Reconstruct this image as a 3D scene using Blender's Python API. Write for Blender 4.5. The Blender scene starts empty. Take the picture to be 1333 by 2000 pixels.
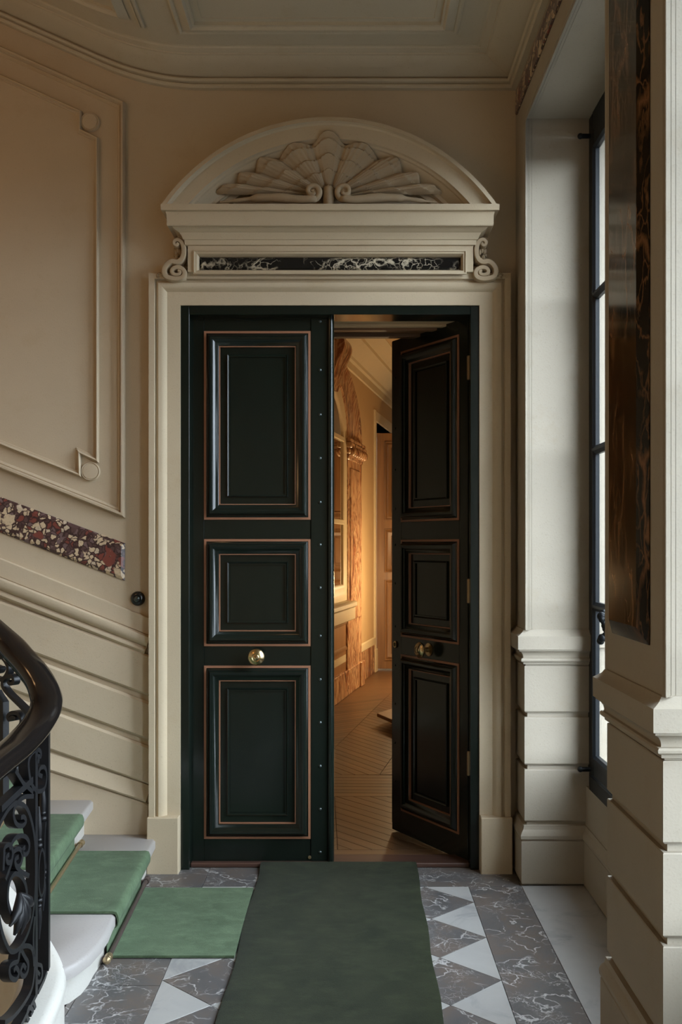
import bpy, bmesh, math, random
from mathutils import Vector, Matrix, noise
C = bpy.context.scene.collection
R = random.Random(7)
PI = math.pi

# ------------------------------------------------------------------ camera, light, exposure
F, VX, VY = 1944.0, 682.0, 1065.0          # focal length and vanishing point in pixels of 1333x2000
CD, CH = 4.86, 1.575                        # camera distance from the door wall (y = 0) and its height
cam = bpy.data.cameras.new('camera'); camo = bpy.data.objects.new('camera', cam); C.objects.link(camo)
camo.location = (0, -CD, CH); camo.rotation_euler = (PI/2, 0, 0)
cam.sensor_fit = 'VERTICAL'; cam.sensor_height = 36.0; cam.sensor_width = 24.0
cam.lens = F/2000*36; cam.shift_x = -(VX-666.5)/2000; cam.shift_y = (VY-1000)/2000
cam.clip_start = 0.05; cam.clip_end = 200
sc = bpy.context.scene; sc.camera = camo
vs = sc.view_settings; sc.display_settings.display_device = 'sRGB'
vs.view_transform = 'Standard'; vs.look = 'None'; vs.gamma = 1.0; vs.use_curve_mapping = False
vs.exposure = 0.0
world = bpy.data.worlds.new('sky'); sc.world = world; world.use_nodes = True
wn = world.node_tree; wn.nodes.clear()
wo = wn.nodes.new('ShaderNodeOutputWorld'); wb = wn.nodes.new('ShaderNodeBackground')
wtc = wn.nodes.new('ShaderNodeTexCoord'); wsx = wn.nodes.new('ShaderNodeSeparateXYZ'); wr = wn.nodes.new('ShaderNodeValToRGB')
wn.links.new(wtc.outputs['Generated'], wsx.inputs[0]); wmap = wn.nodes.new('ShaderNodeMath'); wmap.operation = 'MULTIPLY_ADD'; wmap.inputs[1].default_value = 0.5; wmap.inputs[2].default_value = 0.5
wn.links.new(wsx.outputs['Z'], wmap.inputs[0]); wn.links.new(wmap.outputs[0], wr.inputs[0])
wn.links.new(wr.outputs[0], wb.inputs[0]); wn.links.new(wb.outputs[0], wo.inputs[0])
we = wr.color_ramp.elements                                   # even overcast sky above a dim courtyard
for e, (p, k) in zip(we, ((0.475, 0.05), (0.515, 1.0))):
    e.position = p; e.color = (0.76*k, 0.88*k, 1.0*k, 1)
wb.inputs[1].default_value = 19.0

def light(name, kind, loc, energy, col, size=0.1, rot=(0, 0, 0), sy=None, portal=False):
    l = bpy.data.lights.new(name, kind); l.energy = energy; l.color = col
    if kind == 'AREA':
        l.shape = 'RECTANGLE'; l.size = size; l.size_y = sy or size
        if portal: l.cycles.is_portal = True
    else: l.shadow_soft_size = size
    o = bpy.data.objects.new(name, l); C.objects.link(o); o.location = loc; o.rotation_euler = rot
    return o
for wy in (-0.98, -3.02, -5.06):            # the three windows of the landing: portals for the sky only
    light('sky_portal', 'AREA', (1.16, wy, 2.0), 1.0, (1, 1, 1), 3.3, (0, PI/2, 0), 1.6, True).rotation_euler = (0, PI/2, 0)
light('hall_lamp', 'POINT', (0.95, 6.1, 1.15), 62, (1.0, 0.74, 0.40), 0.12)          # lamp of the room behind, hidden by the open leaf
light('hall_upper_light', 'POINT', (0.9, 3.4, 3.2), 2.0, (1.0, 0.6, 0.3), 0.15)  # weak warm point light high in the hall, no fixture built
light('stair_lamp', 'POINT', (-2.5, -2.3, 3.5), 17, (1.0, 0.56, 0.25), 0.2)          # warm lamp up the stairwell

# ------------------------------------------------------------------ measuring helpers
def W(px, py, y=0.0):
    d = CD + y
    return ((px-VX)*d/F, y, CH + (VY-py)*d/F)
def X_(px, y=0.0): return (px-VX)*(CD+y)/F
def Z_(py, y=0.0): return CH + (VY-py)*(CD+y)/F

# ------------------------------------------------------------------ materials
MATS = {}
class NT:
    def __init__(s, name):
        m = bpy.data.materials.new(name); m.use_nodes = True; s.m = m; s.t = m.node_tree; s.t.nodes.clear()
        s.out = s.n('ShaderNodeOutputMaterial'); s.b = s.n('ShaderNodeBsdfPrincipled'); s.l(s.b.outputs[0], s.out.inputs[0])
        s.tc = s.n('ShaderNodeTexCoord'); s.oi = s.n('ShaderNodeObjectInfo'); MATS[name] = m
    def n(s, k): return s.t.nodes.new(k)
    def l(s, a, b): s.t.links.new(a, b)
    def vec(s, scale=(1, 1, 1), rot=(0, 0, 0), rnd=0.0):
        mp = s.n('ShaderNodeMapping'); mp.inputs['Scale'].default_value = scale; mp.inputs['Rotation'].default_value = rot
        s.l(s.tc.outputs['Object'], mp.inputs[0])
        if rnd:
            c = s.n('ShaderNodeCombineXYZ'); mu = s.n('ShaderNodeMath'); mu.operation = 'MULTIPLY'; mu.inputs[1].default_value = rnd
            s.l(s.oi.outputs['Random'], mu.inputs[0])
            for i in range(3): s.l(mu.outputs[0], c.inputs[i])
            s.l(c.outputs[0], mp.inputs['Location'])
        return mp.outputs[0]
    def noise(s, v, scale, detail=4, rough=0.55, dist=0.0):
        x = s.n('ShaderNodeTexNoise'); x.inputs['Scale'].default_value = scale; x.inputs['Detail'].default_value = detail
        x.inputs['Roughness'].default_value = rough; x.inputs['Distortion'].default_value = dist; s.l(v, x.inputs[0]); return x.outputs[0]
    def voro(s, v, scale, feat='F1', outp='Distance', rand=1.0):
        x = s.n('ShaderNodeTexVoronoi'); x.feature = feat; x.inputs['Scale'].default_value = scale; x.inputs['Randomness'].default_value = rand
        s.l(v, x.inputs['Vector']); return x.outputs[outp]
    def ramp(s, f, stops, interp='LINEAR'):
        r = s.n('ShaderNodeValToRGB'); e = r.color_ramp.elements; r.color_ramp.interpolation = interp
        while len(e) < len(stops): e.new(0.5)
        for i, (p, c) in enumerate(stops):
            e[i].position = p; e[i].color = (c, c, c, 1) if isinstance(c, (int, float)) else (*c, 1)
        s.l(f, r.inputs[0]); return r.outputs[0]
    def mix(s, f, a, b, mode='MIX'):
        x = s.n('ShaderNodeMixRGB'); x.blend_type = mode
        for i, v in ((0, f), (1, a), (2, b)):
            if isinstance(v, (int, float)): x.inputs[i].default_value = v if i == 0 else (v, v, v, 1)
            elif isinstance(v, tuple): x.inputs[i].default_value = (*v, 1)
            else: s.l(v, x.inputs[i])
        return x.outputs[0]
    def math(s, op, a, b=0.0):
        x = s.n('ShaderNodeMath'); x.operation = op
        for i, v in ((0, a), (1, b)):
            if isinstance(v, (int, float)): x.inputs[i].default_value = v
            else: s.l(v, x.inputs[i])
        return x.outputs[0]
    def bump(s, h, strength=0.2, dist=0.01):
        x = s.n('ShaderNodeBump'); x.inputs['Strength'].default_value = strength; x.inputs['Distance'].default_value = dist
        s.l(h, x.inputs['Height']); s.l(x.outputs[0], s.b.inputs['Normal'])
    def set(s, col=None, rough=None, **k):
        for key, v in (('Base Color', col), ('Roughness', rough), *((a.replace('_', ' '), b) for a, b in k.items())):
            if v is None: continue
            if isinstance(v, tuple): s.b.inputs[key].default_value = (*v, 1)
            elif isinstance(v, (int, float)): s.b.inputs[key].default_value = v
            else: s.l(v, s.b.inputs[key])
        return s.m

def stone(name, col, var=0.10, rough=0.72, pits=0.5, stain=(0.8, 0.72, 0.6)):
    t = NT(name); v = t.vec()
    n1 = t.noise(v, 1.3, 5, 0.6); n2 = t.noise(v, 140, 2); n3 = t.noise(v, 5.5, 6, 0.7)
    c = t.mix(t.ramp(n1, [(0.35, 0.0), (0.7, 1.0)]), col, tuple(x*(1-var) for x in col))
    c = t.mix(t.ramp(n3, [(0.55, 0.0), (0.8, 0.45)]), c, tuple(x*s_ for x, s_ in zip(col, stain)))
    c = t.mix(t.ramp(n2, [(0.62, 0.0), (0.75, 0.35)]), c, tuple(x*0.55 for x in col))
    pit = t.ramp(t.voro(v, 60), [(0.0, 0.0), (0.10, 1.0)])
    h = t.math('ADD', t.math('MULTIPLY', n2, 0.6), t.math('MULTIPLY', pit, pits))
    t.bump(h, 0.18, 0.004)
    return t.set(c, rough, Specular_IOR_Level=0.3)
def plain(name, col, rough=0.5, metal=0.0, nscale=60, var=0.1, bump=0.08, **k):
    t = NT(name); n = t.noise(t.vec(), nscale, 4)
    t.bump(n, bump, 0.003)
    return t.set(t.mix(n, col, tuple(x*(1-2*var) for x in col)), rough, Metallic=metal, **k)

stone('wall_stone', (0.575, 0.465, 0.325))
stone('door_stone', (0.545, 0.445, 0.305))
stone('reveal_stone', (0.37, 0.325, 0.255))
stone('well_stone', (0.44, 0.31, 0.18))
stone('carved_stone', (0.44, 0.34, 0.22), 0.16)
stone('ceiling_plaster', (0.56, 0.49, 0.36), 0.06, 0.8, 0.1)
stone('hall_plaster', (0.56, 0.41, 0.24), 0.04, 0.7, 0.05)
stone('hall_cream', (0.66, 0.57, 0.40), 0.03, 0.45, 0.0)
stone('step_marble', (0.38, 0.355, 0.335), 0.07, 0.38, 0.1, (0.85, 0.82, 0.78))
stone('string_paint', (0.56, 0.54, 0.49), 0.05, 0.4, 0.05)
plain('grout', (0.06, 0.055, 0.05), 0.9)
def green_paint():
    t = NT('green_paint'); v = t.vec((1, 1, 0.25)); n = t.noise(v, 35, 3)
    t.bump(n, 0.05, 0.002)
    return t.set(t.mix(n, (0.0095, 0.0150, 0.0110), (0.006, 0.009, 0.007)), t.ramp(t.noise(t.vec(), 3, 4), [(0.3, 0.13), (0.7, 0.24)]), Specular_IOR_Level=0.4)
green_paint()
plain('copper_line', (0.34, 0.155, 0.085), 0.45, 0.0, 200, 0.12)
plain('black_lacquer', (0.010, 0.008, 0.007), 0.13, 0, 30, 0.1, 0.02)
plain('wrought_iron', (0.009, 0.009, 0.010), 0.42, 0.0, 120, 0.15, 0.15, Specular_IOR_Level=0.32)
plain('window_paint', (0.007, 0.009, 0.011), 0.42, 0, 60, 0.2, 0.1, Specular_IOR_Level=0.25)
plain('brass', (0.68, 0.52, 0.28), 0.24, 1.0, 20, 0.12, 0.02)
plain('dull_rod', (0.17, 0.125, 0.11), 0.45, 0.6, 40, 0.2, 0.05)
plain('brass_rod', (0.50, 0.38, 0.22), 0.32, 0.8, 40, 0.15, 0.05)
plain('screw_steel', (0.10, 0.12, 0.12), 0.25, 0.7, 100)
plain('bell_black', (0.02, 0.022, 0.022), 0.25)
plain('pale_wood', (0.50, 0.33, 0.19), 0.5)

def wood(name, a, b, axis, rough=0.4, rnd=4.0):
    t = NT(name); sca = {'x': (1.2, 26, 26), 'y': (26, 1.2, 26), 'z': (26, 26, 1.2)}[axis]
    v = t.vec(sca, rnd=rnd); n = t.noise(v, 1.0, 5, 0.6, 0.6)
    c = t.mix(t.ramp(n, [(0.3, 0.0), (0.7, 1.0)]), a, b)
    w = t.math('ADD', t.math('MULTIPLY', t.oi.outputs['Random'], 0.5), 0.72)
    c = t.mix(1.0, c, w, 'MULTIPLY')
    t.bump(n, 0.1, 0.002)
    return t.set(c, rough)
wood('parquet', (0.17, 0.092, 0.045), (0.10, 0.052, 0.024), 'x', 0.36)
wood('oak_door', (0.27, 0.14, 0.06), (0.17, 0.082, 0.034), 'z', 0.4, 0)
wood('oak_lintel', (0.25, 0.13, 0.06), (0.15, 0.075, 0.035), 'x', 0.5, 0)
wood('sill_wood', (0.085, 0.040, 0.026), (0.05, 0.025, 0.018), 'x', 0.5, 0)

def carpet(name, a, b):
    t = NT(name); v = t.vec(); n1 = t.noise(v, 4.5, 6, 0.7); n2 = t.noise(v, 380, 2); n3 = t.noise(t.vec((1, 1.6, 1.6)), 11, 6, 0.7)
    c = t.mix(t.ramp(n1, [(0.35, 0.0), (0.68, 1.0)]), a, b)
    c = t.mix(t.ramp(n3, [(0.48, 0.0), (0.72, 0.7)]), c, tuple(x*1.45 for x in a))
    c = t.mix(t.ramp(n2, [(0.3, 0.35), (0.7, 0.0)]), c, tuple(x*0.45 for x in a))
    t.bump(n2, 0.6, 0.004)
    return t.set(c, 0.95, Specular_IOR_Level=0.1, Sheen_Weight=0.06, Sheen_Roughness=0.5)
carpet('runner_green', (0.125, 0.182, 0.105), (0.076, 0.118, 0.064))
carpet('rug_green', (0.030, 0.036, 0.018), (0.014, 0.019, 0.009))

def dark_marble(name='grey_marble'):
    t = NT(name); v = t.vec(rot=(0, 0, 0.7), rnd=37.0)
    n = t.noise(v, 5.0, 8, 0.7, 0.4); w = t.n('ShaderNodeVectorMath'); w.operation = 'ADD'
    nz = t.n('ShaderNodeTexNoise'); nz.inputs['Scale'].default_value = 6; nz.inputs['Detail'].default_value = 4; t.l(v, nz.inputs[0])
    sc_ = t.n('ShaderNodeVectorMath'); sc_.operation = 'SCALE'; sc_.inputs['Scale'].default_value = 0.35; t.l(nz.outputs['Color'], sc_.inputs[0])
    t.l(v, w.inputs[0]); t.l(sc_.outputs[0], w.inputs[1])
    base = t.ramp(n, [(0.2, (0.055, 0.056, 0.060)), (0.45, (0.105, 0.100, 0.098)), (0.62, (0.135, 0.110, 0.094)), (0.85, (0.080, 0.078, 0.078))])
    e = t.voro(w.outputs[0], 7.0, 'DISTANCE_TO_EDGE'); e2 = t.voro(w.outputs[0], 24.0, 'DISTANCE_TO_EDGE')
    m = t.ramp(t.noise(v, 9, 4), [(0.42, 0.0), (0.56, 1.0)])
    v1 = t.math('MULTIPLY', t.ramp(e, [(0.0, 1.0), (0.035, 0.0)]), m)
    v2 = t.math('MULTIPLY', t.ramp(e2, [(0.0, 0.8), (0.03, 0.0)]), t.ramp(t.noise(v, 7, 3), [(0.5, 0.0), (0.62, 1.0)]))
    c = t.mix(t.math('MAXIMUM', v1, v2), base, (0.50, 0.49, 0.475))
    return t.set(c, t.ramp(n, [(0.3, 0.30), (0.7, 0.45)]), Specular_IOR_Level=0.4)
dark_marble()
def white_marble():
    t = NT('white_marble'); v = t.vec(rot=(0, 0, -0.5), rnd=23.0)
    n = t.noise(v, 4.0, 6, 0.65, 1.2); n2 = t.noise(v, 22, 4, 0.6)
    c = t.ramp(n, [(0.3, (0.40, 0.395, 0.375)), (0.55, (0.37, 0.365, 0.35)), (0.68, (0.28, 0.28, 0.275))])
    c = t.mix(t.ramp(n2, [(0.6, 0.0), (0.75, 0.3)]), c, (0.42, 0.43, 0.44))
    return t.set(c, 0.33)
white_marble()
def breccia():
    t = NT('breccia'); v = t.vec(); w = t.n('ShaderNodeVectorMath'); w.operation = 'ADD'
    nz = t.n('ShaderNodeTexNoise'); nz.inputs['Scale'].default_value = 22; nz.inputs['Detail'].default_value = 4; t.l(v, nz.inputs[0])
    s1 = t.n('ShaderNodeVectorMath'); s1.operation = 'SCALE'; s1.inputs['Scale'].default_value = 0.05; t.l(nz.outputs['Color'], s1.inputs[0])
    t.l(v, w.inputs[0]); t.l(s1.outputs[0], w.inputs[1])
    def layer(scale, cut, wid):
        x = t.n('ShaderNodeTexVoronoi'); x.inputs['Scale'].default_value = scale; t.l(w.outputs[0], x.inputs['Vector'])
        e = t.voro(w.outputs[0], scale, 'DISTANCE_TO_EDGE')
        sp = t.n('ShaderNodeSeparateColor'); t.l(x.outputs['Color'], sp.inputs[0])
        return t.ramp(e, [(wid, 0.0), (wid+0.05, 1.0)]), sp
    mk1, s1_ = layer(17, 0, 0.10); mk2, s2_ = layer(44, 0, 0.08)
    pal = [(0.0, (0.62, 0.47, 0.30)), (0.36, (0.56, 0.44, 0.31)), (0.42, (0.20, 0.055, 0.04)), (0.56, (0.17, 0.11, 0.105)), (0.72, (0.10, 0.055, 0.05))]
    c1 = t.ramp(s1_.outputs[0], pal, 'CONSTANT'); c2 = t.ramp(s2_.outputs[1], pal, 'CONSTANT')
    c = t.mix(mk2, (0.045, 0.022, 0.020), c2)
    use1 = t.math('MULTIPLY', mk1, t.ramp(s1_.outputs[2], [(0.0, 0.0), (0.52, 1.0)], 'CONSTANT'))
    c = t.mix(use1, c, c1)
    c = t.mix(t.ramp(t.noise(v, 90, 4), [(0.5, 0.0), (0.8, 0.5)]), c, (0.09, 0.05, 0.045))
    return t.set(c, 0.28)
breccia()
def vein_marble(name, base, vein, sc_=3.0, amount=0.5, stretch=(1, 1, 1), rough=0.08, width=0.05):
    t = NT(name); v = t.vec(stretch); nz = t.n('ShaderNodeTexNoise'); nz.inputs['Scale'].default_value = sc_*1.7; nz.inputs['Detail'].default_value = 6; t.l(v, nz.inputs[0])
    s1 = t.n('ShaderNodeVectorMath'); s1.operation = 'SCALE'; s1.inputs['Scale'].default_value = 0.55/sc_*2; t.l(nz.outputs['Color'], s1.inputs[0])
    w = t.n('ShaderNodeVectorMath'); w.operation = 'ADD'; t.l(v, w.inputs[0]); t.l(s1.outputs[0], w.inputs[1])
    e = t.voro(w.outputs[0], sc_, 'DISTANCE_TO_EDGE'); e2 = t.voro(w.outputs[0], sc_*3.2, 'DISTANCE_TO_EDGE')
    m = t.ramp(t.noise(v, sc_*0.9, 3), [(0.62-amount*0.3, 0.0), (0.74-amount*0.3, 1.0)])
    f1 = t.math('MULTIPLY', t.ramp(e, [(0.0, 1.0), (width, 0.0)]), m); f2 = t.math('MULTIPLY', t.ramp(e2, [(0.0, 0.8), (width, 0.0)]), m)
    c = t.mix(t.math('MAXIMUM', f1, f2), base, vein)
    return t.set(c, rough)
vein_marble('portor', (0.008, 0.008, 0.008), (0.62, 0.54, 0.40), 8.5, 0.55, (0.9, 1, 1), 0.12, 0.06)
vein_marble('pier_marble', (0.012, 0.010, 0.007), (0.20, 0.10, 0.045), 7.0, 0.8, (1, 1, 0.3), 0.11, 0.07)
MATS['pier_marble'].node_tree.nodes['Principled BSDF'].inputs['Specular IOR Level'].default_value = 0.3
def hall_marble():
    t = NT('hall_marble'); v = t.vec((2.6, 2.6, 0.75)); n = t.noise(v, 1.5, 7, 0.62, 2.4); n2 = t.noise(t.vec((6, 6, 1.2)), 2.2, 5, 0.6, 1.2)
    c = t.ramp(n, [(0.30, (0.07, 0.035, 0.022)), (0.42, (0.32, 0.12, 0.06)), (0.49, (0.66, 0.44, 0.26)), (0.55, (0.22, 0.08, 0.045)), (0.63, (0.58, 0.38, 0.22)), (0.76, (0.16, 0.08, 0.05))])
    c = t.mix(t.ramp(n2, [(0.55, 0.0), (0.7, 0.7)]), c, (0.14, 0.08, 0.05))
    return t.set(c, 0.25)
hall_marble()
def glass():
    t = NT('window_glass'); tr = t.n('ShaderNodeBsdfTransparent'); gl = t.n('ShaderNodeBsdfGlossy'); gl.inputs['Roughness'].default_value = 0.01
    lw = t.n('ShaderNodeLayerWeight'); lw.inputs['Blend'].default_value = 0.5; fr = t.n('ShaderNodeMath'); fr.operation = 'MULTIPLY_ADD'; fr.inputs[1].default_value = 0.85; fr.inputs[2].default_value = 0.03; mx = t.n('ShaderNodeMixShader')
    t.l(t.math('POWER', lw.outputs['Facing'], 5.0), fr.inputs[0])
    t.l(fr.outputs[0], mx.inputs[0]); t.l(tr.outputs[0], mx.inputs[1]); t.l(gl.outputs[0], mx.inputs[2]); t.l(mx.outputs[0], t.out.inputs[0])
glass()
t_ = NT('mirror'); t_.set((0.78, 0.74, 0.66), 0.02, Metallic=1.0)

# ------------------------------------------------------------------ mesh helpers
class MB:
    def __init__(s): s.v = []; s.f = []
    def add(s, vs_, fs):
        b = len(s.v); s.v += [tuple(p) for p in vs_]; s.f += [tuple(i+b for i in f) for f in fs]; return s
    def box(s, x0, x1, y0, y1, z0, z1, bev=0.0):
        if bev <= 0:
            p = [(x, y, z) for x in (x0, x1) for y in (y0, y1) for z in (z0, z1)]
            return s.add(p, [(0, 1, 3, 2), (4, 6, 7, 5), (0, 4, 5, 1), (2, 3, 7, 6), (0, 2, 6, 4), (1, 5, 7, 3)])
        bm = bmesh.new(); bmesh.ops.create_cube(bm, size=1.0)
        for v in bm.verts: v.co = Vector(((x0+x1)/2+v.co.x*(x1-x0), (y0+y1)/2+v.co.y*(y1-y0), (z0+z1)/2+v.co.z*(z1-z0)))
        bmesh.ops.bevel(bm, geom=bm.edges[:], offset=bev, segments=1, affect='EDGES', profile=0.5)
        bm.verts.index_update(); s.add([v.co[:] for v in bm.verts], [[v.index for v in f.verts] for f in bm.faces]); bm.free(); return s
    def prism(s, poly, z0, z1, bev=0.0):
        n = len(poly); ar = sum(poly[i][0]*poly[(i+1) % n][1]-poly[(i+1) % n][0]*poly[i][1] for i in range(n))
        if ar < 0: poly = poly[::-1]
        if bev > 0:
            q = inset(poly, bev)
            P = [(x, y, z0) for x, y in poly]+[(x, y, z1-bev) for x, y in poly]+[(x, y, z1) for x, y in q]
            fs = [tuple(range(n-1, -1, -1)), tuple(range(2*n, 3*n))]
            for k in (0, 1):
                for i in range(n): fs.append((k*n+i, k*n+(i+1) % n, (k+1)*n+(i+1) % n, (k+1)*n+i))
            return s.add(P, fs)
        P = [(x, y, z0) for x, y in poly]+[(x, y, z1) for x, y in poly]
        return s.add(P, [tuple(range(n-1, -1, -1)), tuple(range(n, 2*n))]+[(i, (i+1) % n, n+(i+1) % n, n+i) for i in range(n)])
    def grid(s, rows, closed_u=False, closed_v=False):
        nu, nv = len(rows), len(rows[0]); P = [p for r in rows for p in r]; fs = []
        for i in range(nu if closed_u else nu-1):
            for j in range(nv if closed_v else nv-1):
                a, b = i % nu, (i+1) % nu; c, d = j % nv, (j+1) % nv
                fs.append((a*nv+c, b*nv+c, b*nv+d, a*nv+d))
        return s.add(P, fs)
    def lathe(s, prof, o, axis=(0, 0, 1), n=24):
        ax = Vector(axis).normalized(); u = ax.orthogonal().normalized(); w = ax.cross(u); o = Vector(o)
        rows = [[o+ax*h+(u*math.cos(2*PI*k/n)+w*math.sin(2*PI*k/n))*r for k in range(n)] for r, h in prof]
        s.grid(rows, False, True)
        for r, rev in ((rows[0], True), (rows[-1], False)):
            s.add(r, [tuple(range(n))[::-1] if rev else tuple(range(n))])
        return s
    def tube(s, pts, rad, n=8, caps=True):
        pts = [Vector(p) for p in pts]; rows = []; up = None
        for i, p in enumerate(pts):
            t = (pts[min(i+1, len(pts)-1)]-pts[max(i-1, 0)]).normalized()
            if up is None: up = t.orthogonal().normalized()
            up = (up-t*up.dot(t)).normalized(); w = t.cross(up); r = rad[i] if isinstance(rad, (list, tuple)) else rad
            rows.append([p+(up*math.cos(2*PI*k/n)+w*math.sin(2*PI*k/n))*r for k in range(n)])
        s.grid(rows, False, True)
        if caps: s.add(rows[0], [tuple(range(n))[::-1]]); s.add(rows[-1], [tuple(range(n))])
        return s
    def sphere(s, o, r, sx=1, sy=1, sz=1, n=12, m=8):
        rows = [[(o[0]+r*sx*math.sin(PI*i/m)*math.cos(2*PI*k/n), o[1]+r*sy*math.sin(PI*i/m)*math.sin(2*PI*k/n), o[2]+r*sz*math.cos(PI*i/m)) for k in range(n)] for i in range(m+1)]
        return s.grid(rows, False, True)
    def build(s, name, mat, parent=None, smooth=None, label=None, kind=None, data=None, local=False):
        off = parent_loc(parent) if parent is not None and not local else Vector((0, 0, 0))
        me = bpy.data.meshes.new(name); me.from_pydata([tuple(Vector(p)-off) for p in s.v], [], s.f)
        bm = bmesh.new(); bm.from_mesh(me)
        bmesh.ops.remove_doubles(bm, verts=bm.verts, dist=1e-5); bmesh.ops.recalc_face_normals(bm, faces=bm.faces); bm.to_mesh(me); bm.free()
        me.materials.append(MATS[mat])
        if smooth is not None:
            me.polygons.foreach_set('use_smooth', [True]*len(me.polygons)); me.set_sharp_from_angle(angle=math.radians(smooth))
        o = bpy.data.objects.new(name, me); C.objects.link(o)
        if parent is not None: o.parent = parent
        if label: o['label'] = label
        if kind: o['kind'] = kind
        return o
def parent_loc(p):
    v = Vector((0, 0, 0))
    while p is not None: v += p.location; p = p.parent
    return v
def inset(poly, d):
    n = len(poly); out = []
    for i in range(n):
        a, b, c = Vector(poly[i-1]), Vector(poly[i]), Vector(poly[(i+1) % n])
        t1 = (b-a).normalized(); t2 = (c-b).normalized(); n1 = Vector((-t1.y, t1.x)); n2 = Vector((-t2.y, t2.x))
        m = (n1+n2)/max(0.35, 1+n1.dot(n2)); out.append((b.x+m.x*d, b.y+m.y*d))
    return out
def clip(poly, a, b, c):                     # keep a*x+b*y <= c
    out = []
    for i in range(len(poly)):
        p, q = poly[i-1], poly[i]; dp = a*p[0]+b*p[1]-c; dq = a*q[0]+b*q[1]-c
        if dp*dq < 0: t = dp/(dp-dq); out.append((p[0]+(q[0]-p[0])*t, p[1]+(q[1]-p[1])*t))
        if dq <= 0: out.append(q)
    return out
def clip_rect(p, x0, x1, y0, y1):
    for a, b, c in ((1, 0, x1), (-1, 0, -x0), (0, 1, y1), (0, -1, -y0)):
        if len(p) < 3: return []
        p = clip(p, a, b, c)
    n = len(p)
    if n < 3: return []
    q = [p[i] for i in range(n) if (Vector(p[i])-Vector(p[i-1])).length > 1e-5]
    ar = abs(sum(q[i-1][0]*q[i][1]-q[i][0]*q[i-1][1] for i in range(len(q))))/2 if len(q) > 2 else 0
    return q if ar > 2e-4 else []
def sweep(path, prof, mp, closed=False, mb=None, sub=None, side=1):
    """mitred sweep: path of 2-D points, profile of (offset to the left of travel, height), mp(a, b, h) -> 3-D"""
    mb = mb or MB(); n = len(path); P = [Vector(p) for p in path]; rows = []
    dirs = [(P[(i+1) % n]-P[i]).normalized() for i in range(n if closed else n-1)]
    rowsm = []
    for i in range(n):
        if closed: t1, t2 = dirs[i-1], dirs[i]
        else: t1 = dirs[max(i-1, 0)]; t2 = dirs[min(i, n-2)]
        n1 = Vector((-t1.y, t1.x)); n2 = Vector((-t2.y, t2.x)); rowsm.append((n1+n2)/max(0.2, 1+n1.dot(n2)))
    idx = list(range(n))+([0] if closed else [])
    for k in range(len(idx)-1):
        i, j = idx[k], idx[k+1]; L = (P[j]-P[i]).length; m = max(1, int(L/sub)) if sub else 1
        for q in range(m):
            f = q/m; rows.append([mp(*(P[i].lerp(P[j], f)+rowsm[i].lerp(rowsm[j], f)*(o*side)), h) for o, h in prof])
    if not closed: i = idx[-1]; rows.append([mp(*(P[i]+rowsm[i]*(o*side)), h) for o, h in prof])
    mb.grid(rows, closed, False)
    if not closed and len(prof) > 2:
        mb.add(rows[0], [tuple(range(len(prof)))]); mb.add(rows[-1], [tuple(range(len(prof)))[::-1]])
    return mb
def smooth_path(pts, k=6, closed=False):
    P = [Vector(p) for p in pts]; n = len(P); out = []
    for i in range(n if closed else n-1):
        p0, p1, p2, p3 = (P[(i-1) % n] if closed or i > 0 else P[0]*2-P[1]), P[i], P[(i+1) % n], (P[(i+2) % n] if closed or i+2 < n else P[n-1]*2-P[n-2])
        for q in range(k):
            t = q/k; out.append(0.5*((2*p1)+(p2-p0)*t+(2*p0-5*p1+4*p2-p3)*t*t+(3*p1-p0-3*p2+p3)*t**3))
    if not closed: out.append(P[-1])
    return out
def arc(cx, cy, r, a0, a1, n=8):
    return [(cx+r*math.cos(math.radians(a0+(a1-a0)*i/n)), cy+r*math.sin(math.radians(a0+(a1-a0)*i/n))) for i in range(n+1)]
def thing(name, label, cat, loc=(0, 0, 0), group=None, kind=None, rotz=0):
    o = bpy.data.objects.new(name, None); C.objects.link(o); o.location = loc; o.rotation_euler = (0, 0, rotz); o.empty_display_size = 0.05
    if label: o['label'] = label
    if cat: o['category'] = cat
    if group: o['group'] = group
    if kind: o['kind'] = kind
    return o
def tag(o, label, cat=None, kind=None, group=None):
    o['label'] = label
    if cat: o['category'] = cat
    if kind: o['kind'] = kind
    if group: o['group'] = group
    return o
def wallmap(y0=0.0): return lambda a, b, h: (a, y0-h, b)      # decoration on a wall facing the camera

# ceiling rises to the left with the soffit of the upper flight
def G(x):
    t = -0.72-x
    if t <= 0: return 0.0
    if t < 0.48: return 0.4426/(2*0.48)*t*t
    return 0.1062+0.4426*(t-0.48)

# ------------------------------------------------------------------ SETTING: back wall with its stone dressing
DX0, DX1, DZ = X_(355), X_(935), Z_(600)    # opening of the doorway
XL = -3.6
wb_ = MB()
wb_.box(XL, DX0, 0.0, 0.42, -3.2, 6.2); wb_.box(DX1, 1.45, 0.0, 0.42, -3.2, 6.2)
wb_.box(DX0, DX1, 0.0, 0.42, DZ, 6.2); wb_.box(DX0, DX1, 0.02, 0.42, -0.4, -0.02)
wall = thing('wall_back', 'tan stone wall around the double door with sunk panels and sloping string courses', None, (0, 0, 0), kind='structure')
wb_.build('wall_surface', 'wall_stone', wall)
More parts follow.
